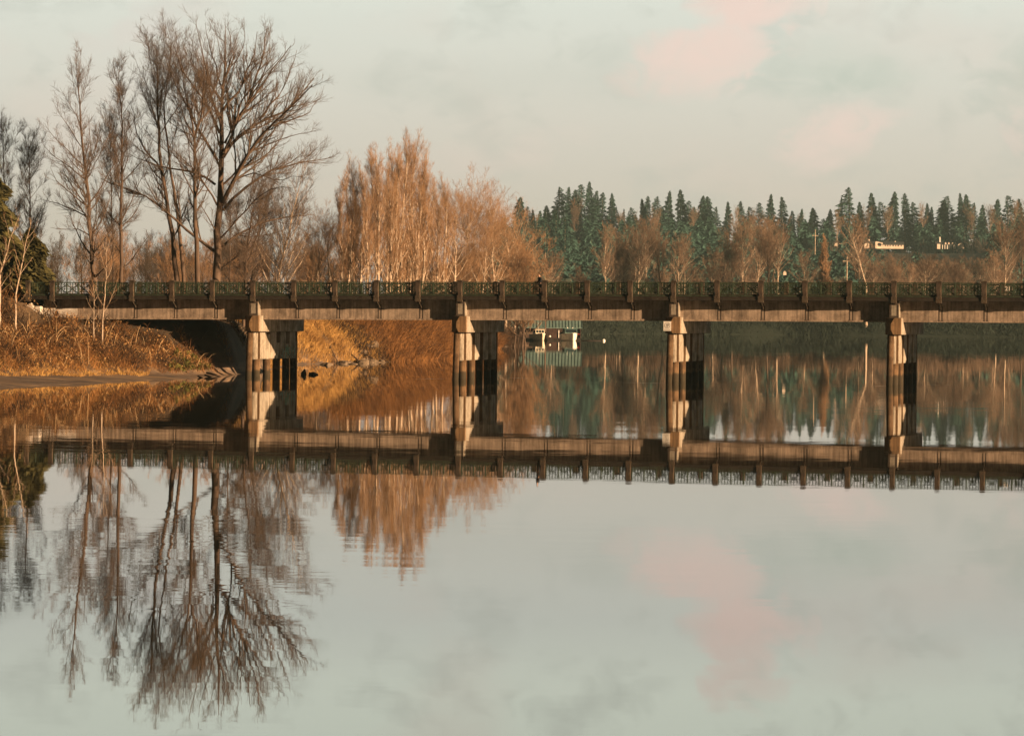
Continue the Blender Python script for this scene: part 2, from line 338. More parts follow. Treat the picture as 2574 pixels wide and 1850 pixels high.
def ground_h(X, Y):
    d = shore_d(X, Y); m = mudw(Y)
    slope = np.interp(Y, [200, 257, 300, 316, 321, 338, 430, 600, 2000], [5.0, 5.0, 4.9, 5.0, 1.0, 0.8, 3.5, 4, 6])
    h = 0.07*np.clip(d, 0, m) + (np.interp(Y, [300, 314, 318], [0, 0, 1])*(4.9-np.interp(X, [-50, -44], [4.2, 3.2]))+np.interp(X, [-50, -44], [4.2, 3.2]) + 0.35*wob(X, Y, 9))*(1-np.exp(-np.clip(d-m, 0, None)/slope))
    h += np.clip(d, 0, 1.5)/1.5*wob(X, Y, 2.3, 2)*0.14
    h = np.where(d < 0, np.maximum(-2.5, d*0.35), h)
    A = X/np.maximum(Y, 1)
    hill = 41*sstep(1500, 2420, Y)*sstep(-.05, -.004, A)*(1+0.0*X) + 3*wob(X, Y, 160, 5)*sstep(1500, 2400, Y)
    hill = np.where(d > 0, hill, 0)
    # the road embankment at the left end of the bridge
    emb = 1.75*sstep(-40.5, -43.5, X + (Y-317)*0.25)*sstep(314, 319, Y + (X+42)*0.27)*sstep(336, 328, Y)
    return h + hill + emb
xs = np.unique(np.concatenate([np.arange(-3500, -200, 150), np.arange(-200, -60, 5), np.arange(-60, 30, 0.7), np.arange(30, 180, 3), np.arange(180, 700, 20), np.arange(700, 3600, 200)]))
ys = np.unique(np.concatenate([np.arange(-200, 180, 20), np.arange(180, 460, 1.6), np.arange(460, 1060, 7), np.arange(1060, 2700, 35), np.arange(2700, 4401, 170)]))
GX, GY = np.meshgrid(xs, ys); GZ = ground_h(GX, GY)
V = np.stack([GX, GY, GZ], -1).reshape(-1, 3); nx, ny = len(xs), len(ys)
I = (np.arange(ny-1)[:, None]*nx + np.arange(nx-1)[None]).ravel()
gme = np_mesh('ground', V, np.stack([I, I+1, I+1+nx, I+nx], 1), M['mud'], True)
# mud by the water, brown soil and litter above it, dark growth on the far bank and hillside
gm = M['ground']; tg = gm.node_tree; bs = tg.nodes['Principled BSDF']; src = bs.inputs['Base Color'].links[0].from_socket
gg = tg.nodes.new('ShaderNodeNewGeometry'); sp = tg.nodes.new('ShaderNodeSeparateXYZ'); tg.links.new(gg.outputs['Position'], sp.inputs[0])
k1 = nd(tg, 'ShaderNodeMapRange'); tg.links.new(sp.outputs[2], k1.inputs[0]); k1.inputs[1].default_value = 0.5; k1.inputs[2].default_value = 1.1
mn = nd(tg, 'ShaderNodeTexNoise', Scale=0.35, Detail=8.0); mpn = tg.nodes.new('ShaderNodeMapping'); mpn.inputs['Scale'].default_value = (0.5, 1.4, 6.0); tg.links.new(gg.outputs['Position'], mpn.inputs[0]); tg.links.new(mpn.outputs[0], mn.inputs['Vector'])
mudc = ramp(tg, mn.outputs[0], [(0.35, (0.075, 0.056, 0.042)), (0.5, (0.15, 0.105, 0.07)), (0.65, (0.24, 0.16, 0.09))])
c1 = mixc(tg, k1.outputs[0], mudc, src)
k2 = nd(tg, 'ShaderNodeMapRange'); tg.links.new(sp.outputs[1], k2.inputs[0]); k2.inputs[1].default_value = 640; k2.inputs[2].default_value = 800
tg.links.new(mixc(tg, k2.outputs[0], c1, (0.020, 0.028, 0.019)), bs.inputs['Base Color'])
gme.materials[0] = gm
tag(link('ground', gme), kind='structure')
wv = MB(); wv.v = [(-3400, -190, 0), (3400, -190, 0), (3400, 2200, 0), (-3400, 2200, 0)]; wv.f = [(0, 1, 2, 3)]
tag(wv.build('water', M['water'], fix=False), kind='structure')

# ------------------------------------------------------------------ bridge
TH = R(15.0); X1 = -22.5; Y1 = 312.7; SP = 18.65; PS = SP/5
def zc(tt): return 0.0080*tt - 0.0000283*tt*tt
BR = empty('bridge', (X1, Y1, 0), -TH)
tag(BR, 'long concrete road bridge on pile piers with green lattice railings crossing the calm river', 'bridge')
def BW(tt, dep, z_): return Vector((X1 + tt*math.cos(TH) + dep*math.sin(TH), Y1 - tt*math.sin(TH) + dep*math.cos(TH), z_))
T0, T1 = -5*PS - 2.3, 8*SP
TS = [T0] + [i*PS for i in range(-5, 41)]
WD = 11.9
def long_beam(name, mt, y0, y1, z0, z1, spans=None, bevel=0.0):
    m_ = MB(); ts = spans or TS
    k = 0
    for tt in ts: m_.v += [(tt, y0, z0+zc(tt)), (tt, y1, z0+zc(tt)), (tt, y1, z1+zc(tt)), (tt, y0, z1+zc(tt))]
    n = len(ts)
    for i in range(n-1):
        a = i*4
        for j in range(4): m_.f.append((a+j, a+(j+1) % 4, a+4+(j+1) % 4, a+4+j))
    m_.f += [(0, 3, 2, 1), ((n-1)*4, (n-1)*4+1, (n-1)*4+2, (n-1)*4+3)]
    return m_.build(name, mt, BR, bevel=bevel)
long_beam('deck_slab', M['deck'], 0.0, WD, 6.62, 6.93)
long_beam('road_surface', M['asphalt'], 1.7, WD-1.7, 6.934, 6.98)
for (a, b2) in ((0.12, 1.65), (WD-1.65, WD-0.12)): long_beam('sidewalk', M['deck'], a, b2, 6.934, 7.12)
# girders: one per span, the outer ones with a bottom ledge
for sidx in range(-1, 8):
    t_a = sidx*SP + (0.03 if sidx > -1 else -1.2); t_b = (sidx+1)*SP - 0.03
    ts = [t_a] + [sidx*SP + k*PS for k in range(1, 5)] + [t_b]
    for gi, (y0, y1) in enumerate(((1.05, 1.5), (4.3, 4.7), (7.3, 7.7), (WD-1.5, WD-1.05))):
        gobj = long_beam('girder', M['girder'], y0, y1, 4.9, 6.61, ts)
        if gi in (0, 3):
            e = -1 if gi == 0 else 1; yy = (0.97, 1.048) if gi == 0 else (WD-1.048, WD-0.97)
            long_beam('girder_ledge', M['girder'], yy[0], yy[1], 4.88, 5.03, ts)
def place(o, tt, dy=0.0, dz=0.0, flip=False):
    o.location = (tt, dy, zc(tt)+dz); o.rotation_euler = (0, 0, math.pi if flip else 0)
# posts
pm_ = MB(); pm_.box(-.20, .20, -.05, .40, 6.99, 8.16)
pm_.prism([(-.24, 8.16), (.24, 8.16), (.24, 8.23), (.10, 8.31), (-.10, 8.31), (-.24, 8.23)], -.09, .44, 'y')
pm_.box(-.235, .235, -.075, .40, 6.74, 6.99); pm_.box(-.25, .25, -.055, .34, 6.44, 6.737)
pp = pm_.build('railing_post', M['post'], BR, bevel=0.02)
pst = MB().box(-.20, .10, -.062, -.054, 7.30, 8.14).box(-.12, .16, -.071, -.063, 7.02, 7.36).box(-.18, .06, -.080, -.0765, 6.78, 6.97).build('post_dark_patch', M['shade_stain'], pp)  # dark patches over the post front, sides left plain
bk = MB().prism([(.10, 6.615), (1.045, 6.615), (1.045, 5.86), (.9, 5.95), (.10, 6.42)], -.08, .08, 'x').build('bracket', M['post'], BR)
# panel between posts: rails, three bays with crosses and centre bars
pn_ = MB(); x0, x1 = .26, PS-.26
pn_.box(x0, x1, .10, .24, 8.07, 8.155); pn_.box(x0, x1, .13, .21, 7.93, 7.97); pn_.box(x0, x1, .10, .24, 6.975, 7.06); pn_.box(x0, x1, .14, .20, 7.13, 7.165)
bw = (x1-x0)/3
for i in range(4): pn_.box(max(x0, x0+i*bw-.045), min(x1, x0+i*bw+.045), .115, .225, 7.06, 8.07)
for i in range(3):
    a, c = x0+i*bw+.03, x0+(i+1)*bw-.03; mid = (a+c)/2
    pn_.bar((a, .150, 7.165), (c, .150, 7.93), .07, .03); pn_.bar((a, .192, 7.93), (c, .192, 7.165), .07, .03)
    pn_.box(mid-.03, mid+.03, .215, .235, 7.06, 8.07); pn_.box(a, c, .237, .255, 7.51, 7.56)
    for fx in (.25, .75): pn_.box(a+(c-a)*fx-.024, a+(c-a)*fx+.024, .257, .272, 7.06, 8.07)
    for fz in (7.33, 7.74): pn_.box(a, c, .274, .286, fz-.022, fz+.022)
pnl = pn_.build('railing_panel', M['rail'], BR)
first = True
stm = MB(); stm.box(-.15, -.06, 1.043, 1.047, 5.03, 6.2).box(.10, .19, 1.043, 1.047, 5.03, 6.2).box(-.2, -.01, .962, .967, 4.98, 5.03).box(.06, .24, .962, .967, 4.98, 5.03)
stn = stm.build('shadow_stain_stripe', M['shade_stain'], BR)  # bracket shadow pair painted as dark stripes, part stain
for i in range(-5, 40):
    tt = i*PS
    for side in (0, 1):
        if i == -5 and side == 0: P_, B_, S_ = pp, bk, stn
        else: P_, B_ = pp.copy(), bk.copy(); COL.objects.link(P_); COL.objects.link(B_); S_ = None
        dy = 0 if side == 0 else WD
        if P_ is not pp: st2 = pst.copy(); COL.objects.link(st2); st2.parent = P_
        place(P_, tt, dy, 0, side == 1); place(B_, tt, dy, 0, side == 1)
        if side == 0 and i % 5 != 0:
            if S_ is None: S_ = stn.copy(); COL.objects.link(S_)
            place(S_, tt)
        Q_ = pnl if (i == -5 and side == 0) else pnl.copy()
        if Q_ is not pnl: COL.objects.link(Q_)
        sl_ = (zc(tt+PS)-zc(tt))/PS
        if side == 0: Q_.location = (tt, 0, zc(tt))
        else: Q_.location = (tt+PS, WD, zc(tt)); Q_.rotation_euler = (0, 0, math.pi)
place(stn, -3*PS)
# end posts and panel left of the abutment
P_ = pp.copy(); COL.objects.link(P_); place(P_, T0)
Q_ = pnl.copy(); COL.objects.link(Q_); Q_.location = (T0-.05, 0, zc(T0)); Q_.scale = (2.45/PS, 1, 1)

# piers
def make_pier():
    cp = MB(); cp.box(-.67, .67, .02, .96, 3.84, 5.23); cp.box(-.67, .67, .96, WD-.96, 3.84, 4.875); cp.box(-.67, .67, WD-.96, WD+.35, 3.84, 5.23)
    capo = cp.build('pier', M['pier'], BR, bevel=0.03)
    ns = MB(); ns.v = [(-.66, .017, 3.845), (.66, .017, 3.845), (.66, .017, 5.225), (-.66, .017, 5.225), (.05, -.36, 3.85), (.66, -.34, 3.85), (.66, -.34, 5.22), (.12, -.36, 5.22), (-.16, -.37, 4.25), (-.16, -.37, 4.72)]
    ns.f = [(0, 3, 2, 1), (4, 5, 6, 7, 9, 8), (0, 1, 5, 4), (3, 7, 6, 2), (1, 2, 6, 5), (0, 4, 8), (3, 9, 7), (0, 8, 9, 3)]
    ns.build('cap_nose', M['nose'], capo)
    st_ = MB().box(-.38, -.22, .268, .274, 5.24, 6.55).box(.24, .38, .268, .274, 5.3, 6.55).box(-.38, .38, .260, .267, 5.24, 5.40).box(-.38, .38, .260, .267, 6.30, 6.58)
    st_.build('pilaster_shade', M['shade_stain'], capo)  # shaded border around the lit pilaster centre, painted as dark plates
    for ya in (1.548, 4.288, 6.938): MB().box(-.50, .20, ya, ya+.009, 1.45, 3.8).build('front_shade_plate', M['nose'], capo)  # shade on the column fronts painted with darker plates
    for (a, c) in ((.28, 1.046), (WD-1.046, WD-.28)):
        q = MB().box(-.41, .41, a, c, 5.235, 6.60).build('pilaster', M['pier'], capo, bevel=0.03)
    q = MB()
    q.box(-.50, .02, .45, 1.55, 1.40, 3.838); q.build('pile_encasement', M['pier'], capo, bevel=0.07)
    for (a, c) in ((1.56, 3.4), (4.3, 6.0), (6.95, 8.65), (9.6, 11.3)):
        MB().box(-.52, .22, a, c, 1.42, 3.836).build('pile_encasement', M['pier'], capo, bevel=0.10)
    MB().tube([(-.22, .10, 3.9), (-.24, -.05, 1.5), (-.27, -.3, -1.5)], .28, 12).build('pile', M['pile'], capo, True)
    for yy in (1.5, 4.25, 6.9, 9.55, 11.7):
        MB().tube([(-.12, yy, 3.83 if yy > 11.5 else 1.45), (-.12, yy, -1.8)], .34, 12).build('pile', M['pile'], capo, True)
    return capo
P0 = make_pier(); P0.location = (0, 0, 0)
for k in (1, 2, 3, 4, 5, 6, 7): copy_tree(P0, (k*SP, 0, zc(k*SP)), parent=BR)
# abutment at the left end
ab = MB(); ab.box(-1.3, .45, .97, WD-.97, 1.0, 4.87)
ab.prism([(-2.55, 1.5), (-1.75, 1.5), (-1.75, 5.9), (-2.1, 6.35), (-2.55, 6.1)], .2, 1.0, 'y')
ab.box(-1.70, -1.22, .25, .96, 3.5, 6.05)
abo = ab.build('abutment', M['white_conc'], BR, bevel=0.03); abo.location = (-SP, 0, -0.2)
pa = MB().box(-1.15, 2.0, 1.030, 1.044, 5.06, 5.85); pa.box(-1.22, -1.2, 1.0, 1.5, 4.9, 6.2)
pao = pa.build('painted_patch', M['white_conc'], BR); pao.location = (-SP, 0, zc(-SP))
bl = MB(); bl.prism([(.18*math.cos(k*.785)+.0, 5.42+.2*math.sin(k*.785)*(1.3 if k == 2 else 1)) for k in range(8)], 1.022, 1.028, 'y')
bl.build('graffiti_mark', M['black'], BR).location = (-SP+.05, 0, zc(-SP))
# curtain wall with graffiti, only at the pier nearest the bank
wl = None
for ya, yb_, zt in ((3.4, 4.3, 3.6), (6.0, 6.95, 2.85), (8.65, 9.6, 2.75), (11.3, 11.9, 2.9)): MB().box(-.3, .17, ya, yb_, 1.43, zt).build('curtain_wall', M['pier'], P0)
gf = MB()
def stroke(pts, w=.07):
    for p, q in zip(pts[:-1], pts[1:]): gf.bar((.232, p[0]-.3, p[1]), (.232, q[0]-.3, q[1]), w, .012)
for s in ([(7.3, 1.75), (7.9, 1.6), (8.0, 2.3)], [(8.0, 2.0), (8.6, 2.1)], [(8.6, 1.5), (8.75, 2.6), (9.0, 2.0), (9.2, 2.65), (9.3, 1.6)], [(9.9, 2.3), (9.6, 2.4), (9.5, 1.9), (9.8, 1.7), (10.0, 1.8)],
          [(10.4, 2.5), (10.5, 1.6), (10.8, 1.5)], [(10.4, 2.05), (11.2, 2.15)], [(11.1, 2.4), (11.3, 1.7)], [(8.7, 1.6), (8.9, 1.45)], [(11.4, 1.6), (10.9, 1.75)]): stroke(s)
gf.build('graffiti', M['graffiti'], P0)
gf = MB()
for s in ([(5.35, 2.05), (5.9, 1.75), (6.3, 1.5)], [(6.3, 1.5), (6.6, 2.1)], [(5.35, 2.0), (5.5, 1.7)], [(6.0, 1.6), (6.5, 1.55)]): stroke(s, .10)
gf.build('graffiti', M['graffw'], P0)

def text_mesh(body, size, name, mt, parent, loc, rot, ext=.004):
    cu = bpy.data.curves.new(name, 'FONT'); cu.body = body; cu.size = size; cu.extrude = ext; cu.align_x = 'CENTER'; cu.align_y = 'CENTER'
    to = bpy.data.objects.new(name, cu); COL.objects.link(to); dg = bpy.context.evaluated_depsgraph_get()
    me = bpy.data.meshes.new_from_object(to.evaluated_get(dg)); bpy.data.objects.remove(to); me.materials.append(mt)
    o = link(name, me, parent, loc); o.rotation_euler = rot; return o
# the sign on the third pier
sg = empty('speed_sign', BW(2*SP-.40, -.37, 4.05+zc(2*SP)), -TH)
tag(sg, 'small white sign reading 10 in a circle on the end of a bridge pier cap', 'sign')
MB().box(-.32, .32, -.03, 0, 0, .80).build('sign_board', M['white'], sg)
ring = MB()
for k in range(28):
    a, c = 2*math.pi*k/28, 2*math.pi*(k+1)/28
    ring.bar((.235*math.cos(a), -.034, .46+.235*math.sin(a)), (.235*math.cos(c), -.034, .46+.235*math.sin(c)), .022, .006)
ring.build('ring', M['black'], sg)
text_mesh('10', .27, 'number', M['black'], sg, (0, -.036, .49), (R(90), 0, 0))
text_mesh('km/h', .09, 'unit', M['black'], sg, (0, -.036, .335), (R(90), 0, 0))
ln = MB()
for k in range(9): ln.box(-.25+k*.056, -.25+k*.056+.038, -.036, -.031, .09, .125)
ln.build('small_print', M['black'], sg)
mk = BW(2530-2530+0, 0, 0)
# white figures on the railing at the right edge
tt_ = 15*PS + 2*PS + 1.95
fg = text_mesh('21', .46, 'number_plate', M['white'], None, BW(tt_, .06, 7.66+zc(tt_)), (R(90), 0, -TH), .006)
tag(fg, 'small white figures fixed on the green railing near the right edge', 'number plate')

# ------------------------------------------------------------------ bare trees
def tubes(P, Rd, S):
    """P (n,k,3) polylines, Rd (n,k) radii -> verts, quads"""
    n, k, _ = P.shape
    T = np.empty_like(P); T[:, 1:-1] = P[:, 2:]-P[:, :-2]; T[:, 0] = P[:, 1]-P[:, 0]; T[:, -1] = P[:, -1]-P[:, -2]
    T /= np.linalg.norm(T, axis=2, keepdims=True)+1e-9
    ref = np.where(np.abs(T[..., 2:3]) > .9, np.array([1., 0, 0]), np.array([0, 0, 1.]))
    A = np.cross(T, ref); A /= np.linalg.norm(A, axis=2, keepdims=True)+1e-9; B = np.cross(T, A)
    th = np.arange(S)*2*np.pi/S
    V = P[:, :, None] + (A[:, :, None]*np.cos(th)[None, None, :, None] + B[:, :, None]*np.sin(th)[None, None, :, None])*Rd[:, :, None, None]
    idx = (np.arange(n)[:, None, None]*k + np.arange(k-1)[None, :, None])*S + np.arange(S)[None, None]
    jn = (np.arange(n)[:, None, None]*k + np.arange(k-1)[None, :, None])*S + ((np.arange(S)+1) % S)[None, None]
    Q = np.stack([idx, jn, jn+S, idx+S], -1).reshape(-1, 4)
    return V.reshape(-1, 3), Q
def lerp_poly(P, Rd, idx, tt):
    k = P.shape[1]; f = tt*(k-1); i = np.minimum(f.astype(int), k-2); w = (f-i)[:, None]
    p = P[idx, i]*(1-w) + P[idx, i+1]*w; r = Rd[idx, i]*(1-w[:, 0]) + Rd[idx, i+1]*w[:, 0]
    T = P[idx, i+1]-P[idx, i]; T /= np.linalg.norm(T, axis=1, keepdims=True)+1e-9
    return p, r, T
def sprout(P, Rd, idx, tt, ln, ang, K, rng, up=.12, wobl=.12, rf=.55, rmin=.008, tip=.35, side=None):
    p, r, T = lerp_poly(P, Rd, idx, tt); n = len(idx)
    v = rng.normal(size=(n, 3)) if side is None else side
    v -= (v*T).sum(1, keepdims=True)*T; v /= np.linalg.norm(v, axis=1, keepdims=True)+1e-9
    d = np.cos(ang)[:, None]*T + np.sin(ang)[:, None]*v
    out = np.empty((n, K, 3)); out[:, 0] = p; st = (ln/(K-1))[:, None]
    for k in range(1, K):
        d = d + np.array([0, 0, up]) + rng.normal(size=(n, 3))*wobl; d /= np.linalg.norm(d, axis=1, keepdims=True)
        out[:, k] = out[:, k-1]+d*st
    r0 = np.maximum(r*rf, rmin)
    r0 = np.minimum(r0, np.maximum(ln*.022, rmin))
    return out, r0[:, None]*np.linspace(1, tip, K)[None]
def resample(pts, K):
    pts = np.array(pts, float); s = np.r_[0, np.cumsum(np.linalg.norm(np.diff(pts, axis=0), axis=1))]; q = np.linspace(0, s[-1], K)
    # smooth interpolation
    return np.stack([np.interp(q, s, pts[:, i]) for i in range(3)], 1)
def finish_tree(name, trunkVQ, crown, bark, twig, loc):
    root = empty(name, loc)
    V, Q = trunkVQ; link('trunk', np_mesh('trunk', V, Q, bark, True), root)
    Vs, Qs, o = [], [], 0
    for V, Q in crown: Vs.append(V); Qs.append(Q+o); o += len(V)
    link('crown', np_mesh('crown', np.vstack(Vs), np.vstack(Qs), twig), root)
    return root
TOP = {}
def bare_tree(name, trunk, r0, hw, seed, bark, twig, loc, n1=34, n2=11, n3=9, n4=3, f0=.2, env='oval', limbs=None, up=.10, rtw=.0085, tlow=1.7, angs=(62, 26), dense=1.0):
    """trunk: points relative to loc (metres). hw: greatest half width of the crown."""
    rng = np.random.default_rng(seed)
    K = 14; T = resample(trunk, K); T[1:-1] += rng.normal(size=(K-2, 3))*r0*.18
    H = T[-1, 2]-T[0, 2]; Rt = r0*((1-np.linspace(0, 1, K))**.85*.95+.035); Rt[0] *= 1.25
    tr = tubes(T[None], Rt[None], 9)
    lp, lr = [], []
    if limbs:
        for (pts, rr) in limbs:
            q = resample(pts, 9); q[1:] += np.cumsum(rng.normal(size=(8, 3))*.10, 0)*np.array([1, 1, .6]); lp.append(q); lr.append(np.linspace(rr, rr*.16, 9))
    # automatic limbs
    tt = np.sort(f0+(.985-f0)*rng.random(n1)**.85)
    if env == 'oval': e = np.sin(np.clip((tt-f0*.5)/(1-f0*.5), 0, 1)**.8*np.pi)**.6+.12
    elif env == 'top': e = np.interp(tt, [0, .3, .6, .8, 1], [.35, .6, 1, .85, .15])
    elif env == 'wide': e = np.interp(tt, [0, .3, .6, 1], [.9, 1, .85, .25])
    else: e = np.interp(tt, [0, .25, .6, .85, 1], [.7, 1, .85, .45, .12])
    ang = R(angs[0])+(R(angs[1])-R(angs[0]))*tt+rng.normal(size=n1)*.10
    ln = hw*e*(.75+.45*rng.random(n1))/np.sin(np.clip(ang, .45, 1.5))*.95
    az_ = np.arange(n1)*2.4+rng.normal(size=n1)*.4; sd = np.stack([np.cos(az_), np.sin(az_), 0*az_], 1)
    A, Ar = sprout(T[None], Rt[None], np.zeros(n1, int), tt, ln, ang, 9, rng, up, .09, .45, .02, .2, sd)
    if lp: A = np.concatenate([A, np.array(lp)]); Ar = np.concatenate([Ar, np.array(lr)])
    VA, QA = tubes(A, Ar, 5); tr = (np.vstack([tr[0], VA]), np.vstack([tr[1], QA+len(tr[0])])); crown = []
    LA = np.linalg.norm(np.diff(A, axis=1), axis=2).sum(1)
    cnt = np.maximum(min(3, n2//2), (n2*LA/max(1e-6, np.median(LA))).astype(int)); cnt = np.minimum(cnt, n2*4)
    idx = np.repeat(np.arange(len(A)), cnt); t2 = .12+.88*rng.random(len(idx))
    l2 = (LA[idx]*.42*(1.1-t2*.75))*(.5+rng.random(len(idx))*.8)
    B, Br = sprout(A, Ar, idx, t2, np.minimum(l2, 5.5), R(36)+rng.normal(size=len(idx))*.18, 6, rng, up*1.3, .07, .5, .012, .3)
    # leaders sprout short wood directly too
    n0 = int(10*H/10); ib = np.zeros(n0, int); t0 = .35+.65*rng.random(n0)
    B0, B0r = sprout(T[None], Rt[None], ib, t0, .6+1.2*rng.random(n0), R(50)+0*t0, 6, rng, .15, .1, .3, .012, .3)
    B = np.concatenate([B, B0]); Br = np.concatenate([Br, B0r])
    crown.append(tubes(B, Br, 4))
    LB = np.linalg.norm(np.diff(B, axis=1), axis=2).sum(1)
    c3 = np.clip((n3*dense*LB/np.mean(LB)).astype(int), 2, n3*3); idx = np.repeat(np.arange(len(B)), c3); t3 = .1+.9*rng.random(len(idx))
    l3 = LB[idx]*.45*(1.15-t3*.6)*(.5+.8*rng.random(len(idx)))
    C, Cr = sprout(B, Br, idx, t3, np.clip(l3, .25, tlow), R(34)+rng.normal(size=len(idx))*.2, 4, rng, .13, .08, .6, rtw, .6)
    crown.append(tubes(C, Cr, 3))
    if n4:
        idx = np.repeat(np.arange(len(C)), n4); t4 = .15+.85*rng.random(len(idx))
        D, Dr = sprout(C, Cr, idx, t4, .22+.5*rng.random(len(idx)), R(32)+rng.normal(size=len(idx))*.2, 3, rng, .14, .07, .8, rtw*.8, .6)
        crown.append(tubes(D, Dr, 3))
    o_ = finish_tree(name, tr, crown, bark, twig, loc)
    TOP[o_.name] = max(float(np.percentile(V_[:, 2], 99.95)) for V_, _ in crown); return o_

def crop5(p): return (p[0]/2.2644, p[1]/2.2644)
def photo_tree(name, pts, Y, r0, hw, seed, label, cat='tree', bark=None, twig=None, limbs=None, dep_amp=1.0, group=None, **kw):
    """pts: trunk in photo pixels, base first; the base is carried down to the ground at distance Y"""
    w0 = W(*pts[0], Y); gz = float(ground_h(np.array([w0.x]), np.array([w0.y]))[0])
    base = Vector((w0.x, Y, gz-.3)); rng = random.Random(seed)
    P = [Vector((0, 0, 0))]; dy = 0
    for p in pts:
        w = W(*p, Y) - base
        if w.z > P[-1].z+.5: w.y += dy; P.append(w); dy += rng.uniform(-.4, .4)
    LB_ = []
    for (lp_, rr) in (limbs or []):
        q = [W(*crop5(p), Y)-base for p in lp_]; dd = rng.uniform(-1, 1)*.55*dep_amp; n = len(q)
        L0 = (q[-1]-q[0]).length
        for i, v in enumerate(q): v.y += dd*L0*(i/(n-1))**1.1
        LB_.append(([tuple(v) for v in q], rr))
    tr = bare_tree(name, [tuple(v) for v in P], r0, hw, seed, bark or M['bark'], twig or M['twig'], base, limbs=LB_ or None, **kw)
    want = P[-1].z+.5; tr.scale = (1, 1, want/TOP[tr.name])
    return tag(tr, label, cat, group)

c5 = lambda *a: [crop5(p) for p in a]
BIG = [([(1220, 1420), (1100, 1330), (1000, 1240), (900, 1150), (790, 1080), (640, 1040), (545, 1000)], .17),
       ([(1225, 1030), (1130, 955), (950, 930), (860, 915), (770, 880), (700, 850)], .13),
       ([(1235, 1150), (1180, 1050), (1110, 960), (1000, 850), (930, 780)], .10),
       ([(1240, 890), (1160, 760), (1090, 650), (1000, 480), (960, 380)], .16),
       ([(1250, 730), (1200, 620), (1110, 470), (1050, 380), (1010, 240)], .14),
       ([(1275, 850), (1340, 680), (1400, 560), (1440, 420), (1480, 280), (1490, 130)], .22),
       ([(1270, 870), (1330, 760), (1400, 700), (1500, 640), (1620, 580), (1720, 470), (1790, 400)], .19),
       ([(1260, 1150), (1340, 1000), (1430, 840), (1560, 690), (1680, 580), (1790, 480)], .24),
       ([(1270, 1180), (1380, 1060), (1530, 950), (1680, 895), (1860, 860)], .17),
       ([(1255, 1400), (1350, 1310), (1480, 1240), (1620, 1195), (1740, 1180)], .15),
       ([(1260, 1520), (1350, 1450), (1450, 1390), (1560, 1350), (1620, 1420)], .10),
       ([(1270, 600), (1350, 470), (1400, 320), (1420, 130)], .13),
       ([(1262, 720), (1200, 540), (1160, 350), (1120, 110)], .13),
       ([(1268, 450), (1320, 280), (1310, 80)], .09),
       ([(1280, 790), (1350, 640), (1460, 470), (1560, 330), (1640, 220)], .16),
       ([(1240, 1330), (1170, 1200), (1100, 1110)], .08),
       ([(1265, 640), (1180, 560), (1080, 560), (1000, 480)], .07),
       ([(1330, 1010), (1450, 960), (1560, 1010), (1680, 980), (1760, 1010)], .08),
       ([(1260, 1340), (1380, 1230), (1500, 1120), (1620, 1060), (1720, 1070)], .10),
       ([(1450, 830), (1560, 790), (1680, 740), (1790, 720)], .08),
       ([(1272, 480), (1230, 330), (1200, 170), (1190, 90)], .08), ([(1275, 420), (1360, 300), (1400, 180), (1390, 100)], .08), ([(1340, 680), (1390, 520), (1520, 360), (1560, 200)], .11),
       ([(1480, 650), (1600, 500), (1640, 360), (1660, 270)], .10), ([(1560, 690), (1680, 640), (1780, 600), (1810, 540)], .09), ([(1265, 560), (1180, 420), (1080, 300), (1060, 170)], .10),
       ([(1262, 640), (1150, 480), (1090, 330), (1100, 200)], .09), ([(1400, 560), (1480, 400), (1560, 260)], .09)]
photo_tree('cottonwood', c5((1235, 1590), (1240, 1400), (1250, 1100), (1255, 950), (1268, 780), (1270, 560), (1275, 350), (1282, 90)), 342, .47, 4.15, 11,
           'biggest bare cottonwood with thick trunk and broad fan of limbs behind the bridge', limbs=BIG, n1=10, n2=11, n3=7, n4=4, f0=.35, env='oval')
photo_tree('cottonwood', c5((535, 1590), (510, 1200), (490, 950), (465, 700), (450, 450), (440, 260)), 338, .27, 4.24, 12,
           'tall narrow bare cottonwood standing alone left of the main clump, slightly curved trunk', n1=36, n2=10, n3=6, f0=.16, env='wide', angs=(66, 24),
           limbs=[([(500, 1130), (400, 1060), (300, 960), (260, 900)], .08), ([(510, 1210), (400, 1130), (300, 1095), (230, 1080)], .08), ([(515, 1310), (440, 1260), (340, 1250), (260, 1240)], .07), ([(490, 1090), (420, 1000), (330, 920), (290, 870)], .06)])
photo_tree('cottonwood', c5((688, 1600), (690, 1200), (692, 900), (694, 640), (670, 400), (650, 320)), 341, .22, 3.69, 13,
           'slim straight bare tree between the lone curved one and the leaning pair', n1=32, n2=10, n3=6, f0=.2, env='wide', angs=(62, 26))
photo_tree('cottonwood', c5((648, 1600), (640, 1250), (632, 950), (628, 720), (625, 640)), 352, .12, 2.6, 14,
           'thin bare sapling trunk just left of the second tall tree', n1=26, n2=8, n3=8, f0=.25)
photo_tree('cottonwood', c5((1012, 1590), (985, 1350), (950, 1100), (918, 880), (905, 640), (895, 400), (895, 90)), 344, .30, 4.24, 15,
           'tall bare tree leaning left, the thicker trunk of the leaning pair', n1=25, n2=10, n3=6, f0=.28, env='top', angs=(55, 24),
           limbs=[([(915, 880), (830, 760), (750, 640), (720, 480)], .11), ([(950, 1110), (880, 1060), (800, 1050)], .06)])
photo_tree('cottonwood', c5((1045, 1590), (1020, 1250), (980, 980), (955, 760), (930, 600), (960, 350), (975, 150)), 348, .22, 3.32, 16,
           'thinner right hand trunk of the leaning pair of tall bare trees', n1=20, n2=10, n3=6, f0=.32, env='top', angs=(52, 24))
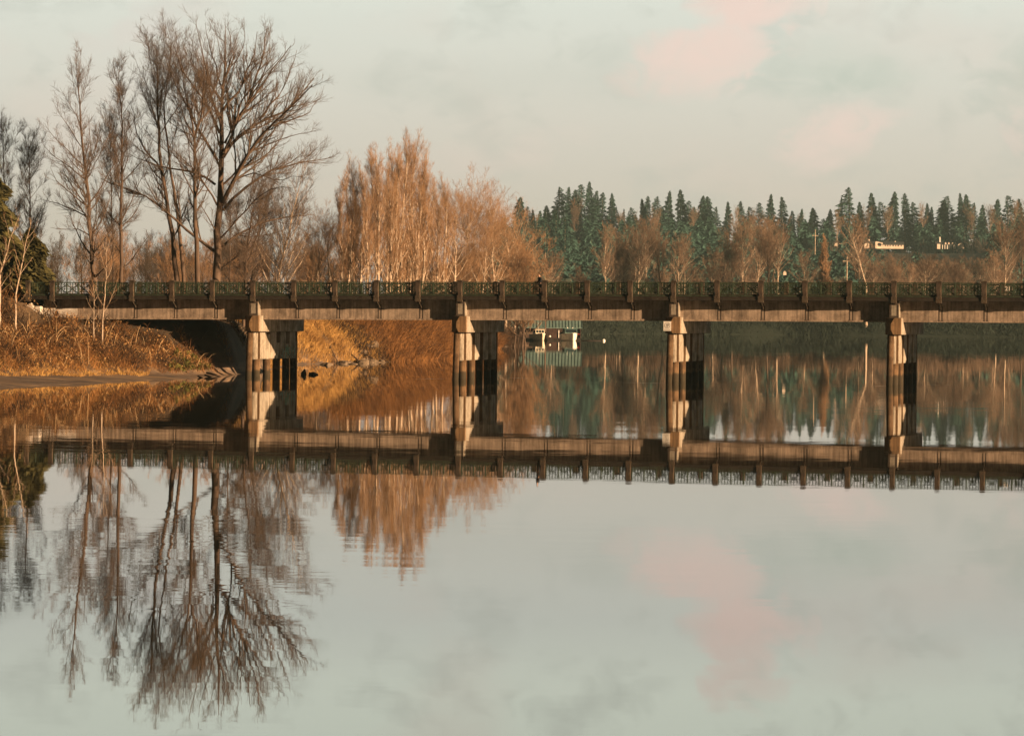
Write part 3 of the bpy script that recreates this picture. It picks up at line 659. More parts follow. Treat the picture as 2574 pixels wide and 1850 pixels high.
photo_tree('cottonwood', c5((1130, 1590), (1118, 1250), (1105, 950), (1105, 700), (1075, 500), (1040, 330), (1030, 220)), 339, .30, 3.87, 17,
           'straight dark bare trunk close to the left of the thickest trunk', n1=32, n2=10, n3=6, f0=.35, env='top', angs=(50, 24),
           limbs=[([(1105, 700), (1160, 520), (1180, 330), (1170, 120)], .12), ([(1100, 940), (1180, 700), (1190, 600)], .06)])
photo_tree('alder', c5((1390, 1590), (1410, 1330), (1440, 1080), (1450, 950)), 341, .19, 2.8, 18, 'dark bare trunk just right of the thickest trunk, dense low crown', n1=30, n2=8, n3=6, f0=.25)
photo_tree('alder', c5((1425, 1600), (1465, 1300), (1510, 1080), (1530, 940)), 346, .15, 2.8, 19, 'thin bare trunk leaning right between the dark trunk and the white barked tree', n1=30, n2=8, n3=6, f0=.25)
photo_tree('alder', c5((1580, 1590), (1600, 1430), (1635, 1280), (1665, 1110), (1700, 980), (1740, 830)), 345, .19, 4.24, 20,
           'white barked bare tree leaning right at the right edge of the tall group', bark=M['bark_pale'], n1=44, n2=10, n3=6, f0=.2, env='wide', angs=(58, 26))
photo_tree('alder', c5((1635, 1590), (1690, 1440), (1725, 1370)), 352, .09, 2.0, 21, 'short thin sapling leaning right beside the white barked tree', bark=M['bark_pale'], n1=18, n2=7, n3=7)
photo_tree('alder', c5((1305, 1590), (1310, 1300), (1315, 1000)), 356, .10, 1.9, 22, 'thin straight bare sapling just behind the thickest trunk', n1=22, n2=7, n3=7)
photo_tree('alder', c5((1355, 1590), (1375, 1350)), 358, .07, 1.5, 23, 'short pole-like sapling right of the thickest trunk', n1=12, n2=6, n3=6)
photo_tree('alder', c5((178, 1420), (170, 1150), (165, 950), (160, 720)), 350, .14, 2.2, 24, 'slender bare tree with pointed crown between the dark fir and the tall group', n1=40, n2=8, n3=6, f0=.15)
photo_tree('alder', c5((30, 1400), (25, 1000), (20, 640)), 356, .15, 2.0, 25, 'bare tree rising behind the dark fir at the left edge', n1=34, n2=8, n3=6, f0=.2)
photo_tree('birch', c5((0, 1545), (40, 1400), (70, 1290), (120, 1180)), 303, .11, 1.3, 26, 'white leaning birch stem in front of the dark fir at the left edge', bark=M['bark_pale'], twig=M['twig_orange'], n1=10, n2=3, n3=2, n4=0, f0=.35)
photo_tree('birch', [(40, 745), (55, 660), (66, 600), (76, 560)], 301, .10, 1.4, 27, 'thin pale birch stem leaning right beside the end of the railing', bark=M['bark_pale'], twig=M['twig_orange'], n1=10, n2=3, n3=2, n4=0, f0=.3)
photo_tree('birch', [(258, 800), (264, 740), (269, 680), (270, 600)], 303, .075, 1.7, 28, 'pale sapling with few twigs standing in front of the left railing', bark=M['bark_pale'], twig=M['twig_orange'], n1=10, n2=3, n3=2, n4=0, f0=.25)
photo_tree('birch', [(236, 800), (236, 740), (237, 700)], 304, .06, 1.0, 29, 'short pale stem in front of the left railing below the lone tall tree', bark=M['bark_pale'], twig=M['twig_orange'], n1=10, n2=3, n3=2, n4=0, f0=.25)

# generic bare trees, one mesh per kind, copied
def proto(seed, H, hw, r0, bark, twig, **kw):
    rng = random.Random(seed); pts = [(0, 0, 0), (rng.uniform(-.5, .5), rng.uniform(-.5, .5), H*.4), (rng.uniform(-.8, .8), rng.uniform(-.8, .8), H*.75), (rng.uniform(-1, 1), rng.uniform(-1, 1), H)]
    return bare_tree('bare_tree', pts, r0, hw, seed, bark, twig, (0, 0, 0), **kw)
alders = [proto(31+k, 25, 2.7+.3*k, .26, M['bark_pale'], M['twig_orange'], n1=46, n2=8, n3=6, n4=2, f0=.16, env='col', angs=(46, 18), up=.16, rtw=.011) for k in range(3)]
spread = [proto(41+k, 22, 6.5, .30, M['bark_pale'], M['twig_orange'], n1=34, n2=9, n3=7, n4=2, f0=.12, env='top', angs=(55, 22), up=.08, rtw=.012) for k in range(2)]
faralder = [proto(51+k, 26, 6.0, .34, M['bark'] if k == 1 else M['bark_pale'], M['twig_far'], n1=32, n2=9, n3=7, n4=2, f0=.15, env='top', angs=(55, 22), up=.10, rtw=.024) for k in range(3)]
dull = [proto(61+k, 12, 4.2, .14, M['bark'], M['twig_dull'] if k == 0 else M['twig_orange'], n1=30, n2=7, n3=6, n4=2, f0=.06, env='wide', angs=(55, 25), up=.10, rtw=.013) for k in range(2)]
used = set()
def put(protos, k, px, topy, Y, label, cat, group=None, wide=1.0, rz=None, H=None, drop=0.0, tilt=0.0):
    P_ = protos[k % len(protos)]; h0 = TOP.get(P_.name, H)
    top = W(px, topy, Y); gz = float(ground_h(np.array([top.x]), np.array([Y]))[0]) - .3 - drop
    s = (top.z-gz)/h0; rz = rz if rz is not None else (px*7.13 % 6.28)
    if P_.name not in used: used.add(P_.name); o = P_; o.location = (top.x, Y, gz); o.rotation_euler = (0, tilt, rz); o.scale = (s*wide, s*wide, s)
    else: o = copy_tree(P_, (top.x, Y, gz), rz, (s*wide, s*wide, s)); o.rotation_euler = (0, tilt, rz)
    tag(o, label, cat, group); return o
GA = 'slender orange alders in the dense clump'
for i, (px, ty, Y) in enumerate([(893, 377, 470), (928, 357, 476), (956, 357, 468), (988, 343, 480), (1019, 317, 474), (1040, 320, 484), (1060, 352, 470), (1094, 437, 478), (1117, 429, 490), (859, 429, 466),
                                 (875, 410, 486), (910, 400, 462), (972, 380, 490), (1005, 360, 464), (1075, 400, 492), (942, 420, 494), (1030, 390, 498), (1100, 470, 466), (900, 450, 496), (1056, 450, 460), (985, 440, 458), (925, 470, 456)]):
    put(alders, i, px, ty, Y, 'slender pale stemmed alder, '+['far left side','left half','middle','right half','far right side'][min(4,int((px-855)/50))]+' of the dense orange clump, '+('tall crown' if ty < 365 else 'crown of medium height' if ty < 420 else 'low crown'), 'alder', GA, H=25, wide=.92)
for i, (px, ty, Y, lab) in enumerate([(830, 483, 470, 'low bare tree on the left flank of the orange clump'), (802, 500, 480, 'bare tree filling the gap between the tall group and the orange clump'),
        (1171, 409, 596, 'tall airy bare tree right of the orange clump with rounded top'), (1197, 406, 604, 'airy bare tree top just right of the rounded one'), (1249, 443, 590, 'broad orange bare tree with many forking pale limbs left of the first firs'),
        (1274, 449, 632, 'broad bare tree overlapping the forking one on its right'), (1297, 530, 655, 'low outermost bare tree of the peninsula touching the first firs'), (1140, 440, 560, 'bare tree between the orange clump and the airy ones'), (1218, 500, 575, 'low bare tree in front of the airy trees')]):
    put(spread, i, px, ty, Y, lab, 'tree', H=22, wide=1.25)
rng_ = random.Random(5)
for i in range(98):
    px = rng_.choice([rng_.uniform(-20, 900)]*3+[rng_.uniform(900, 1330)]) if i < 46 else rng_.uniform(60, 860) if i < 78 else rng_.uniform(760, 1180); Y = rng_.uniform(385, 520) if px < 740 else rng_.uniform(505, 560) if px < 1100 else rng_.uniform(560, 620)
    w = W(px, 700, Y)
    if float(shore_d(np.array([w.x]), np.array([Y]))[0]) < 4: Y = 520 if px < 1000 else 600
    put(dull, i if px < 900 else 1, px, rng_.uniform(560, 650), Y, 'low bushy bare tree in the undergrowth '+('at the left edge' if px < 180 else 'under the lone curved tall tree' if px < 360 else 'under the biggest cottonwood' if px < 600 else 'under the white barked tree' if px < 790 else 'behind the orange clump' if px < 1100 else 'right of the orange clump'), 'tree', 'bushy undergrowth trees behind the bridge', H=12)

# far bank trees
FB = 'low brown bare trees along the far bank'
far = [(1524, 552, 'rounded dense brown tree left of the pale trunked row on the far bank'), (1569, 566, 'small rounded orange tree next in the far bank row'), (1607, 560, 'orange bare tree with forked pale trunk on the far bank'),
       (1627, 537, 'tall narrow bare tree in the middle of the far bank row'), (1673, 529, 'tallest orange bare tree with bright leaning trunk in the far bank row'), (1707, 580, 'rounded bare tree with bright trunk at the right end of the far bank row'),
       (1793, 612, 'small pale bare tree alone between the two far bank groups'), (1842, 563, 'bare tree with pale trunk at the left of the second far bank group'), (1870, 537, 'tall spreading bare tree in the second far bank group'),
       (1899, 535, 'tall bare tree with bright trunk in the second far bank group'), (1930, 532, 'broad orange bare tree in the second far bank group'), (1955, 545, 'bare tree at the right end of the second far bank group'),
       (2160, 560, 'rounded orange crown behind the crooked leaning tree'), (2248, 632, 'small pale bare tree below the long white house'), (2328, 633, 'dark spreading bush-like tree below the wood between the houses'),
       (2286, 655, 'dark low tree left of the spreading bush-like one'), (2405, 633, 'brown bare tree under the gabled white house'), (2530, 544, 'large dark bare tree near the right edge'), (2505, 620, 'dark low bare tree in front of the large one at the right edge'),
       (2570, 500, 'tallest bare tree cut by the right edge'), (1390, 626, 'dark crooked bare tree behind the railing left of the far bank row'), (1560, 600, 'low brown tree in front of the rounded dense one')]
for i, (px, ty, lab) in enumerate(far):
    put(faralder, i, px, ty, 1020+(i*37 % 60), lab, 'tree', H=26, wide=1.0 if ty < 600 else 1.3, tilt=(.12 if px in (1673, 1899) else 0))
for i in range(46):
    px = rng_.uniform(1320, 2600); w = W(px, 700, 1040)
    put(faralder, i, px, max(rng_.uniform(615, 700), 650 if 2120 < px < 2450 else 0), rng_.uniform(1050, 1180), 'low brown bare tree in the far bank scrub '+('above the boathouse' if px < 1500 else 'under the first orange row' if px < 1750 else 'under the second orange group' if px < 2000 else 'around the columnar poplar' if px < 2150 else 'below the long cream house' if px < 2300 else 'below the gabled white house' if px < 2450 else 'at the right edge'), 'tree', FB, H=26, wide=1.5)
# crooked leaning tree
def far_photo(pts, Y, r0, hw, seed, label, limbs=(), **kw):
    return photo_tree('bare_tree', pts, Y, r0, hw, seed, label, bark=M['bark_pale'], twig=M['twig_far'], limbs=limbs, **kw)
q8 = lambda *a: [(1900+x_/3.365, 440+y_/3.365) for x_, y_ in a]
to5 = lambda pts: [(x_*2.2644, y_*2.2644) for x_, y_ in pts]
far_photo(q8((935, 905), (890, 760), (850, 620), (830, 540), (790, 440), (765, 340)), 1015, .42, 5, 71, 'crooked leaning bare tree with pale limbs left of the long white house',
          limbs=[(to5(q8((830, 530), (870, 460), (930, 420))), .2), (to5(q8((850, 600), (780, 520), (700, 540))), .16), (to5(q8((860, 650), (900, 540), (960, 520), (1000, 560))), .16), (to5(q8((820, 500), (860, 400), (900, 330))), .16)], n1=16, n2=6, n3=6, n4=3, f0=.25, rtw=.026)
# columnar poplar
pop = bare_tree('poplar', [(0, 0, 0), (.2, 0, 9), (0, .2, 22)], .35, 2.5, 81, M['bark_pale'], M['twig_orange'], (0, 0, 0), n1=80, n2=10, n3=7, n4=3, f0=.03, env='col', angs=(24, 12), up=.25, rtw=.026)
w = W(2072, 590, 1035); pop.location = (w.x, 1035, 4.6); pop.scale = ((w.z-4.6)/TOP[pop.name],)*3
tag(pop, 'narrow columnar orange poplar left of the crooked leaning tree', 'poplar')

# ------------------------------------------------------------------ firs
def fir_mesh(h, rmax, n, seed, low=.10, size=1.0, power=.8, irr=.28):
    rng = np.random.default_rng(seed)
    f = low+(1-low)*rng.random(n)**.8; az_ = rng.random(n)*2*np.pi
    lay = .5+.5*np.sin(f*h*2.3+np.sin(az_*2+seed)*1.4+np.sin(az_*5)*.8)
    lop = 1+irr*np.sin(az_*1+seed*1.7+f*5)+irr*.6*np.sin(az_*3+f*11)
    env = rmax*((1-f)**power)*(.55+.45*lay)*lop*np.interp(f, [low, low+.12, 1], [.75, 1, 1])+.12
    rr = env*(.18+.82*rng.random(n)**.6); ln = (.35+.35*env)*size*(.5+.8*rng.random(n))
    dr = np.stack([np.cos(az_), np.sin(az_), -.28-.25*rng.random(n)+.9*(f > .93)], 1)
    dr[:, :2] += rng.normal(size=(n, 2))*.35; dr /= np.linalg.norm(dr, axis=1, keepdims=True)
    c = np.stack([np.cos(az_)*rr, np.sin(az_)*rr, f*h-rr*.22], 1)
    sd = np.cross(dr, rng.normal(size=(n, 3))); sd /= np.linalg.norm(sd, axis=1, keepdims=True)
    wd = (ln*.22)[:, None]
    V = np.stack([c-dr*ln[:, None]*.5-sd*wd*.5, c-dr*ln[:, None]*.1+sd*wd, c+dr*ln[:, None]*.6, c-dr*ln[:, None]*.1-sd*wd*1.1], 1).reshape(-1, 3)
    Q = np.arange(n*4).reshape(-1, 4)
    return V, Q
def fir(name, h, rmax, n, seed, needle, loc=(0, 0, 0), bark=None, **kw):
    root = empty(name, loc)
    tv = tubes(resample([(0, 0, -1), (0, 0, h*.5), (.1, 0, h*.99)], 6)[None], np.linspace(h*.013+.1, .03, 6)[None], 8)
    link('trunk', np_mesh('trunk', *tv, bark or M['trunk_dark'], True), root)
    V, Q = fir_mesh(h, rmax, n, seed, **kw); link('crown', np_mesh('crown', V, Q, needle), root)
    return root
firs = [fir('fir_tree', 40, 5.2, 3400, 91, M['needle'], low=.08, power=.6, irr=.35), fir('fir_tree', 40, 4.4, 3000, 92, M['needle'], low=.12, irr=.5, power=.6),
        fir('fir_tree', 40, 6.6, 4200, 93, M['needle'], low=.05, power=.6), fir('fir_tree', 40, 4.2, 2100, 94, M['needle'], low=.2, irr=.5, power=.9),
        fir('fir_tree', 40, 6.0, 2600, 191, M['needle'], low=.06, irr=.6, power=.7), fir('fir_tree', 40, 4.8, 2000, 192, M['needle'], low=.1, irr=.7, power=.5)]
ridge = [(1309, 496, 2), (1323, 520, 0), (1339, 527, 0), (1370, 517, 2), (1405, 470, 0), (1426, 470, 1), (1446, 477, 0), (1461, 464, 1), (1483, 457, 0), (1499, 480, 1), (1511, 484, 2), (1538, 486, 0), (1568, 525, 3), (1585, 522, 0),
         (1618, 500, 0), (1630, 493, 1), (1653, 494, 1), (1681, 480, 0), (1713, 477, 0), (1730, 505, 2), (1767, 492, 2), (1779, 494, 2), (1800, 520, 0), (1825, 507, 0), (1862, 506, 1), (1908, 510, 2), (1940, 488, 0), (1968, 495, 1), (1990, 530, 0),
         (2013, 525, 0), (2044, 523, 2), (2069, 550, 3), (2090, 526, 2), (2115, 496, 3), (2139, 471, 3), (2161, 508, 2), (2193, 485, 0), (2212, 508, 3), (2245, 482, 2), (2276, 486, 1), (2298, 508, 3), (2328, 511, 0), (2371, 502, 2), (2386, 493, 3), (2411, 486, 1),
         (2424, 489, 0), (2450, 510, 2), (2475, 515, 2), (2508, 501, 0), (2537, 492, 0), (2560, 500, 2), (1355, 530, 0), (1395, 525, 0), (1600, 540, 2), (1745, 520, 0), (1880, 520, 2), (2345, 520, 0), (2590, 490, 1), (1550, 520, 0), (1665, 520, 2)]
fl = ['broad dark fir', 'narrow layered fir', 'rounded bushy fir', 'thin ragged fir with sparse branches', 'lopsided broad fir', 'column shaped uneven fir']
where = lambda px: ('left end of the far ridge' if px < 1450 else 'far ridge left of its first gap' if px < 1600 else 'ridge above the orange far bank row' if px < 1750 else 'ridge between the two far bank groups' if px < 1850 else
                    'ridge above the second far bank group' if px < 2000 else 'ridge behind the columnar poplar' if px < 2110 else 'ridge above the long white house' if px < 2290 else 'ridge above the gabled white house' if px < 2440 else 'right end of the far ridge')
for i, (px, ty, k) in enumerate(ridge):
    if i % 3 == 1: k = 4+(i % 2)
    put(firs, k, px, ty, 2380+(i*53 % 170), fl[k]+' standing on the '+where(px), 'fir tree', 'firs along the far ridge', H=40, wide=1.5+.35*math.sin(i*2.1), tilt=.035*math.sin(i*1.7))
for i, (px, ty) in enumerate([(1352, 535), (1446, 492), (1560, 530), (1596, 528), (1648, 515), (1742, 520), (1850, 515), (1890, 520), (2008, 535), (2106, 522), (2180, 512), (2232, 515), (2318, 505), (2440, 508), (2492, 510), (2552, 498)]):
    put(faralder, i, px, ty, 2372+(i*17 % 30), 'leafless brown tree among the firs of the far ridge, '+('near its left end' if px < 1600 else 'above the orange far bank groups' if px < 1950 else 'behind the hill houses' if px < 2450 else 'near the right edge'), 'tree', 'leafless trees on the far ridge', H=26, wide=.8)
# nearer pale trunked firs at the left foot of the ridge
for i, (px, ty) in enumerate([(1341, 540), (1372, 535), (1398, 530), (1421, 545)]):
    root = empty('fir_tree', (0, 0, 0)); Y = 1900; w = W(px, ty, Y); gz = float(ground_h(np.array([w.x]), np.array([Y]))[0])
    gz = min(gz, W(px, 642, Y).z); h = w.z-gz; root.location = (w.x, Y, gz)
    link('trunk', np_mesh('trunk', *tubes(resample([(0, 0, -25), (0, 0, h)], 5)[None], np.linspace(.42, .1, 5)[None], 7), M['bark_pale'], True), root)
    V, Q = fir_mesh(h, 3.4, 2200, 95+i, low=.42, power=.5); link('crown', np_mesh('crown', V, Q, M['needle']), root)
    tag(root, 'fir with long bare pale trunk, %s of four under the ridge' % ['leftmost', 'second from left', 'third from left', 'rightmost'][i], 'fir tree', 'pale trunked firs at the foot of the ridge')
# forest covering the hillside
rng = np.random.default_rng(7); n = 2600
A = rng.uniform(-.006, .20, n); Yh = rng.uniform(1480, 2450, n); Xh = A*Yh; Zh = ground_h(Xh, Yh)
def clear_view(X, Y, top):
    """keep trees that would stand before the hill houses low, so the houses look out over the valley"""
    out = np.ones(len(X), bool)
    for xc, zc_, hw_ in ((W(2222, 623, 2330).x, W(2222, 628, 2330).z, 20), (W(2398, 624, 2330).x, W(2398, 629, 2330).z, 24), (W(2102, 617, 2330).x, W(2102, 618, 2330).z, 4)):
        f = Y/2330; out &= ~((np.abs(X/f-xc) < hw_) & ((top-HCAM)/f+HCAM > zc_) & (Y < 2345))
    return out
vis = clear_view(Xh, Yh, Zh+21)
Vs, Qs, o = [], [], 0
for k in range(4):
    V, Q = fir_mesh(22, 5.5, 260, 200+k, low=.03, size=2.4, power=.6); s_ = np.where((np.arange(n) % 8 == k) & vis)[0]
    for i in s_:
        sc_ = rng.uniform(.55, 1.15); Vs.append(V*sc_+np.array([Xh[i], Yh[i], Zh[i]-1])); Qs.append(Q+o); o += len(V)
tag(link('evergreen_wood', np_mesh('evergreen_wood', np.vstack(Vs), np.vstack(Qs), M['needle'])), 'dark evergreen wood covering the far hillside', 'wood', kind='stuff')
Vs, Qs, o = [], [], 0
def brush_unit(seed, h, w_, n_, tw):
    r2 = np.random.default_rng(seed); az_ = r2.random(n_)*6.283; f = r2.random(n_)**.7
    st = np.stack([np.cos(az_)*w_*.3*f, np.sin(az_)*w_*.3*f, h*(.05+.6*f*r2.random(n_))], 1)
    d = np.stack([np.cos(az_)*.5, np.sin(az_)*.5, np.ones(n_)], 1)+r2.normal(size=(n_, 3))*.3; d /= np.linalg.norm(d, axis=1, keepdims=True)
    L_ = (h*.42*(.4+r2.random(n_)*.7))[:, None]; s = np.cross(d, r2.normal(size=(n_, 3))); s /= np.linalg.norm(s, axis=1, keepdims=True)
    bend = r2.normal(size=(n_, 3))*.08*h
    V = np.stack([st-s*tw, st+s*tw, st+d*L_*.5+bend*.4+s*tw*.8, st+d*L_*.5+bend*.4-s*tw*.8, st+d*L_+bend], 1)
    i = np.arange(n_)*5; T = np.concatenate([np.stack([i, i+1, i+2], 1), np.stack([i, i+2, i+3], 1), np.stack([i+3, i+2, i+4], 1)])
    return V.reshape(-1, 3), T
for k in range(4, 8):
    V, Q = brush_unit(300+k, 13, 10, 330, .13); s_ = np.where((np.arange(n) % 8 == k) & vis)[0][::2]
    for i in s_:
        sc_ = rng.uniform(.6, 1.2); Vs.append(V*sc_+np.array([Xh[i], Yh[i], Zh[i]-1])); Qs.append(Q+o); o += len(V)
Vb, Qb = brush_unit(350, 9, 10, 330, .11)
for i in np.where(~vis)[0]:
    for r_ in range(3):
        sc_ = rng.uniform(.35, .8); x2, y2 = Xh[i]+rng.normal()*9, Yh[i]+rng.normal()*25
        if not clear_view(np.array([x2]), np.array([y2]), ground_h(np.array([x2]), np.array([y2]))+9*sc_)[0]: continue
        Vs.append(Vb*sc_+np.array([x2, y2, float(ground_h(np.array([x2]), np.array([y2]))[0])-1])); Qs.append(Qb+o); o += len(Vb)
tag(link('bare_wood', np_mesh('bare_wood', np.vstack(Vs), np.vstack(Qs), M['twig_dull'])), 'brown leafless wood mixed through the far hillside', 'wood', kind='stuff')
# scrub along the far bank and pink-brown brush on the plain
Vs, Qs, o = [], [], 0; n = 900
Ab = rng.uniform(.0, .16, n); Yb = rng.uniform(1040, 1450, n); Xb = Ab*Yb; Zb = ground_h(Xb, Yb); db = shore_d(Xb, Yb)
U = [brush_unit(400+k, 7.5, 9, 420, .05) for k in range(3)]
for i in range(n):
    if db[i] < 12: continue
    V, Q = U[i % 3]; sc_ = rng.uniform(.6, 1.3); Vs.append(V*sc_+np.array([Xb[i], Yb[i], Zb[i]-.5])); Qs.append(Q+o); o += len(V)
tag(link('scrub', np_mesh('scrub', np.vstack(Vs), np.vstack(Qs), M['twig_far'])), 'pinkish brown leafless scrub on the plain behind the far bank', 'scrub', kind='stuff')
# near fir at the left edge
nf = fir('fir_tree', 19.5, 8.6, 42000, 97, M['needle_near'], low=.0, size=.62, power=.85)
w = W(-40, 330, 326); gz = 4.0; nf.location = (w.x, 326, gz); s_ = (w.z-gz)/19.5; nf.scale = (s_*.95, s_*.95, s_)
tag(nf, 'dark olive fir at the left edge behind the end of the bridge', 'fir tree')
nf2 = fir('fir_tree', 8, 3.6, 9000, 98, M['needle_near'], low=.0, size=.6, power=.7); w = W(75, 600, 333); nf2.location = (w.x, 333, 5.0)
tag(nf2, 'low bushy dark evergreen right of the left edge fir', 'fir tree')

# ------------------------------------------------------------------ bank vegetation
def blades(name, mt, n, xr, yr, dmin, dmax, hh, ww, seed, label, cat, lean=.5, mask=None, clump=2.5, push=0.0, mound=0.0):
    rng = np.random.default_rng(seed); X = rng.uniform(*xr, n*6); Y = rng.uniform(*yr, n*6); d = shore_d(X, Y)-mudw(Y)
    ok = (d > dmin) & (d < dmax)
    ok &= (wob(X, Y, clump, seed)*.5+.5 > rng.random(len(X))*.55)
    if mask is not None: ok &= mask(X, Y)
    X, Y = X[ok][:n], Y[ok][:n]; n = len(X); Z = ground_h(X, Y)-.05
    h = (hh[0]+(hh[1]-hh[0])*rng.random(n))*(.65+.5*(wob(X, Y, clump*1.3, seed+1)*.5+.5)); th = rng.random(n)*6.283; l = lean*(.3+rng.random(n))
    d0 = np.stack([np.cos(th)*l, np.sin(th)*l, np.ones(n)], 1); d0 /= np.linalg.norm(d0, axis=1, keepdims=True)
    p0 = np.stack([X, Y, Z+push*h*rng.random(n)+mound*np.clip(wob(X, Y, 1.5, seed+3), 0, 1)*rng.random(n)**.6], 1); p1 = p0+d0*(h*.5)[:, None]; d1 = d0+np.stack([np.cos(th)*l, np.sin(th)*l, -.35*l], 1); d1 /= np.linalg.norm(d1, axis=1, keepdims=True)
    p2 = p1+d1*(h*.35)[:, None]; d2 = d1+np.stack([np.cos(th)*l, np.sin(th)*l, -.9*l], 1); d2 /= np.linalg.norm(d2, axis=1, keepdims=True); p3 = p2+d2*(h*.3)[:, None]
    s = np.stack([rng.normal(size=n), rng.normal(size=n)*.5, rng.normal(size=n)*.2], 1); s /= np.linalg.norm(s, axis=1, keepdims=True); s *= ww
    V = np.stack([p0-s, p0+s, p1-s, p1+s, p2-s*.8, p2+s*.8, p3-s*.3, p3+s*.3], 1).reshape(-1, 3); i = np.arange(n)*8
    Q = np.concatenate([np.stack([i+a, i+a+1, i+a+3, i+a+2], 1) for a in (0, 2, 4)])
    return tag(link(name, np_mesh(name, V, Q, mt)), label, cat, kind='stuff')
def leaves(name, mt, n, xr, yr, dmin, dmax, up, size, seed, label, cat, mask=None, clump=1.6):
    rng = np.random.default_rng(seed); X = rng.uniform(*xr, n*6); Y = rng.uniform(*yr, n*6); d = shore_d(X, Y)-mudw(Y)
    ok = (d > dmin) & (d < dmax) & (wob(X, Y, clump, seed)*.5+.5 > rng.random(len(X))*.8)
    if mask is not None: ok &= mask(X, Y)
    X, Y = X[ok][:n], Y[ok][:n]; n = len(X); Z = ground_h(X, Y)+up*(wob(X, Y, clump, seed)*.5+.6)*rng.random(n)**.5
    c = np.stack([X, Y, Z], 1); a = rng.normal(size=(n, 3)); a /= np.linalg.norm(a, axis=1, keepdims=True); b_ = np.cross(a, rng.normal(size=(n, 3))); b_ /= np.linalg.norm(b_, axis=1, keepdims=True)
    s = (size*(.5+rng.random(n)))[:, None]; V = np.stack([c-a*s, c+b_*s*.6, c+a*s, c-b_*s*.6], 1).reshape(-1, 3)
    return tag(link(name, np_mesh(name, V, np.arange(n*4).reshape(-1, 4), mt)), label, cat, kind='stuff')
notbridge = lambda X, Y: ~((Y > 313.5-(X+22.5)*.268) & (Y < 327-(X+22.5)*.268) & (X > -43) & (wob(X, Y, 1.2, 4) < .45))
blades('brambles', M['bramble'], 60000, (-62, -22), (240, 330), .0, 26, (.35, 1.1), .016, 1, 'orange brown bramble tangle covering the left river bank', 'brambles', .9, lambda X, Y: notbridge(X, Y) & ~((X > -43.5) & (X < -40.5) & (Y > 311.5)), 2.6, .35, 1.0)
M['darkbr'] = mat('darker_brambles', (0.06, 0.035, 0.018), (0.025, 0.015, 0.009), 0.8)  # darker tone for bramble patches and brush
M['stalk'] = mat('pale_dead_stalks', (0.50, 0.36, 0.20), (0.30, 0.20, 0.10), 0.8)
blades('dark_brambles', M['darkbr'], 26000, (-62, -22), (240, 330), .6, 26, (.5, 1.3), .02, 21, 'dark bramble patches on the left river bank', 'brambles', .9, lambda X, Y: notbridge(X, Y) & (wob(X, Y, 2.1, 9) > .12), 1.3, .35, .9)
blades('dead_stalks', M['stalk'], 650, (-60, -24), (244, 314), .4, 22, (1.1, 2.2), .017, 22, 'pale dead stalks sticking out of the left bank brambles', 'stalks', .55, notbridge, 3.0, .1, .6)
blades('dark_brush', M['darkbr'], 26000, (-20, 4), (398, 668), -.8, 6, (1.0, 2.6), .02, 23, 'dark tangled brush low on the inner bank behind the bridge', 'brush', .8, lambda X, Y: (wob(X, Y, 4, 9) > .0), 2.0, .2, .5)
leaves('bramble_leaves', M['leaf'], 26000, (-62, -22), (240, 330), .3, 26, 1.2, .075, 2, 'dry curled leaves scattered through the left bank brambles', 'leaves', notbridge)
leaves('green_leaves', M['greenleaf'], 2600, (-29, -25), (303, 313), .3, 5, .9, .085, 3, 'small patch of olive green leaves near the water end of the left bank', 'leaves', notbridge, .9)
blades('dry_grass', M['drygrass'], 42000, (-30, -10), (346, 410), -.2, 9, (.5, 1.3), .018, 4, 'golden sunlit dry grass on the bank seen under the first span', 'grass', .8, None, 1.8)
blades('bank_grass', M['bramble'], 22000, (-60, -8), (335, 440), 3, 30, (.8, 2.0), .02, 5, 'brown rough grass on the flat ground behind the bridge', 'grass', .7)
blades('fringe_grass', M['drygrass'], 12000, (-60, -30), (240, 300), -1.5, 3, (.25, .7), .014, 6, 'short golden grass fringe above the mud of the left bank', 'grass', .8, None, 1.2)
blades('willow_brush', M['bramble'], 70000, (-20, 4), (398, 668), -1.3, 9, (1.2, 3.4), .018, 7, 'dense arching orange brown willow brush along the inner bank', 'brush', .75, lambda X, Y: (Y > 404) & (Y < 562), 2.2, .25, .8)
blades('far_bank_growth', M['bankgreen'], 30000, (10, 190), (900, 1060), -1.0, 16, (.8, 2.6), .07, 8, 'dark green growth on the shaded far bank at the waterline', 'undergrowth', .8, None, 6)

def rock(loc, s, seed, label):
    rng = random.Random(seed); bm = bmesh.new(); bmesh.ops.create_icosphere(bm, subdivisions=2, radius=1)
    for v in bm.verts:
        v.co *= 1+.22*math.sin(v.co.x*3+seed)+.16*math.sin(v.co.y*5+seed*2)+rng.uniform(-.07, .07); v.co.x *= s[0]; v.co.y *= s[1]; v.co.z *= s[2]
    me = bpy.data.meshes.new('rock'); bm.to_mesh(me); bm.free(); me.materials.append(M['rock']); o = link('rock', me, None, loc)
    return tag(o, label, 'rock', 'rocks at the foot of the golden grass')
r4 = random.Random(3)
for i in range(26):
    px = 905+r4.uniform(-85, 70); yy = 905+r4.uniform(-18, 10)+(px-905)*-.03
    Yk = HCAM*F/(918-779-(px-840)*.07)*r4.uniform(.995, 1.02); w = W(px, yy, Yk); gz = float(ground_h(np.array([w.x]), np.array([Yk]))[0])
    rock((w.x, Yk, max(gz, -.1)+.05), (r4.uniform(.3, .9), r4.uniform(.3, .7), r4.uniform(.15, .42)), i, 'jagged brown rock in the riprap at the foot of the golden grass')
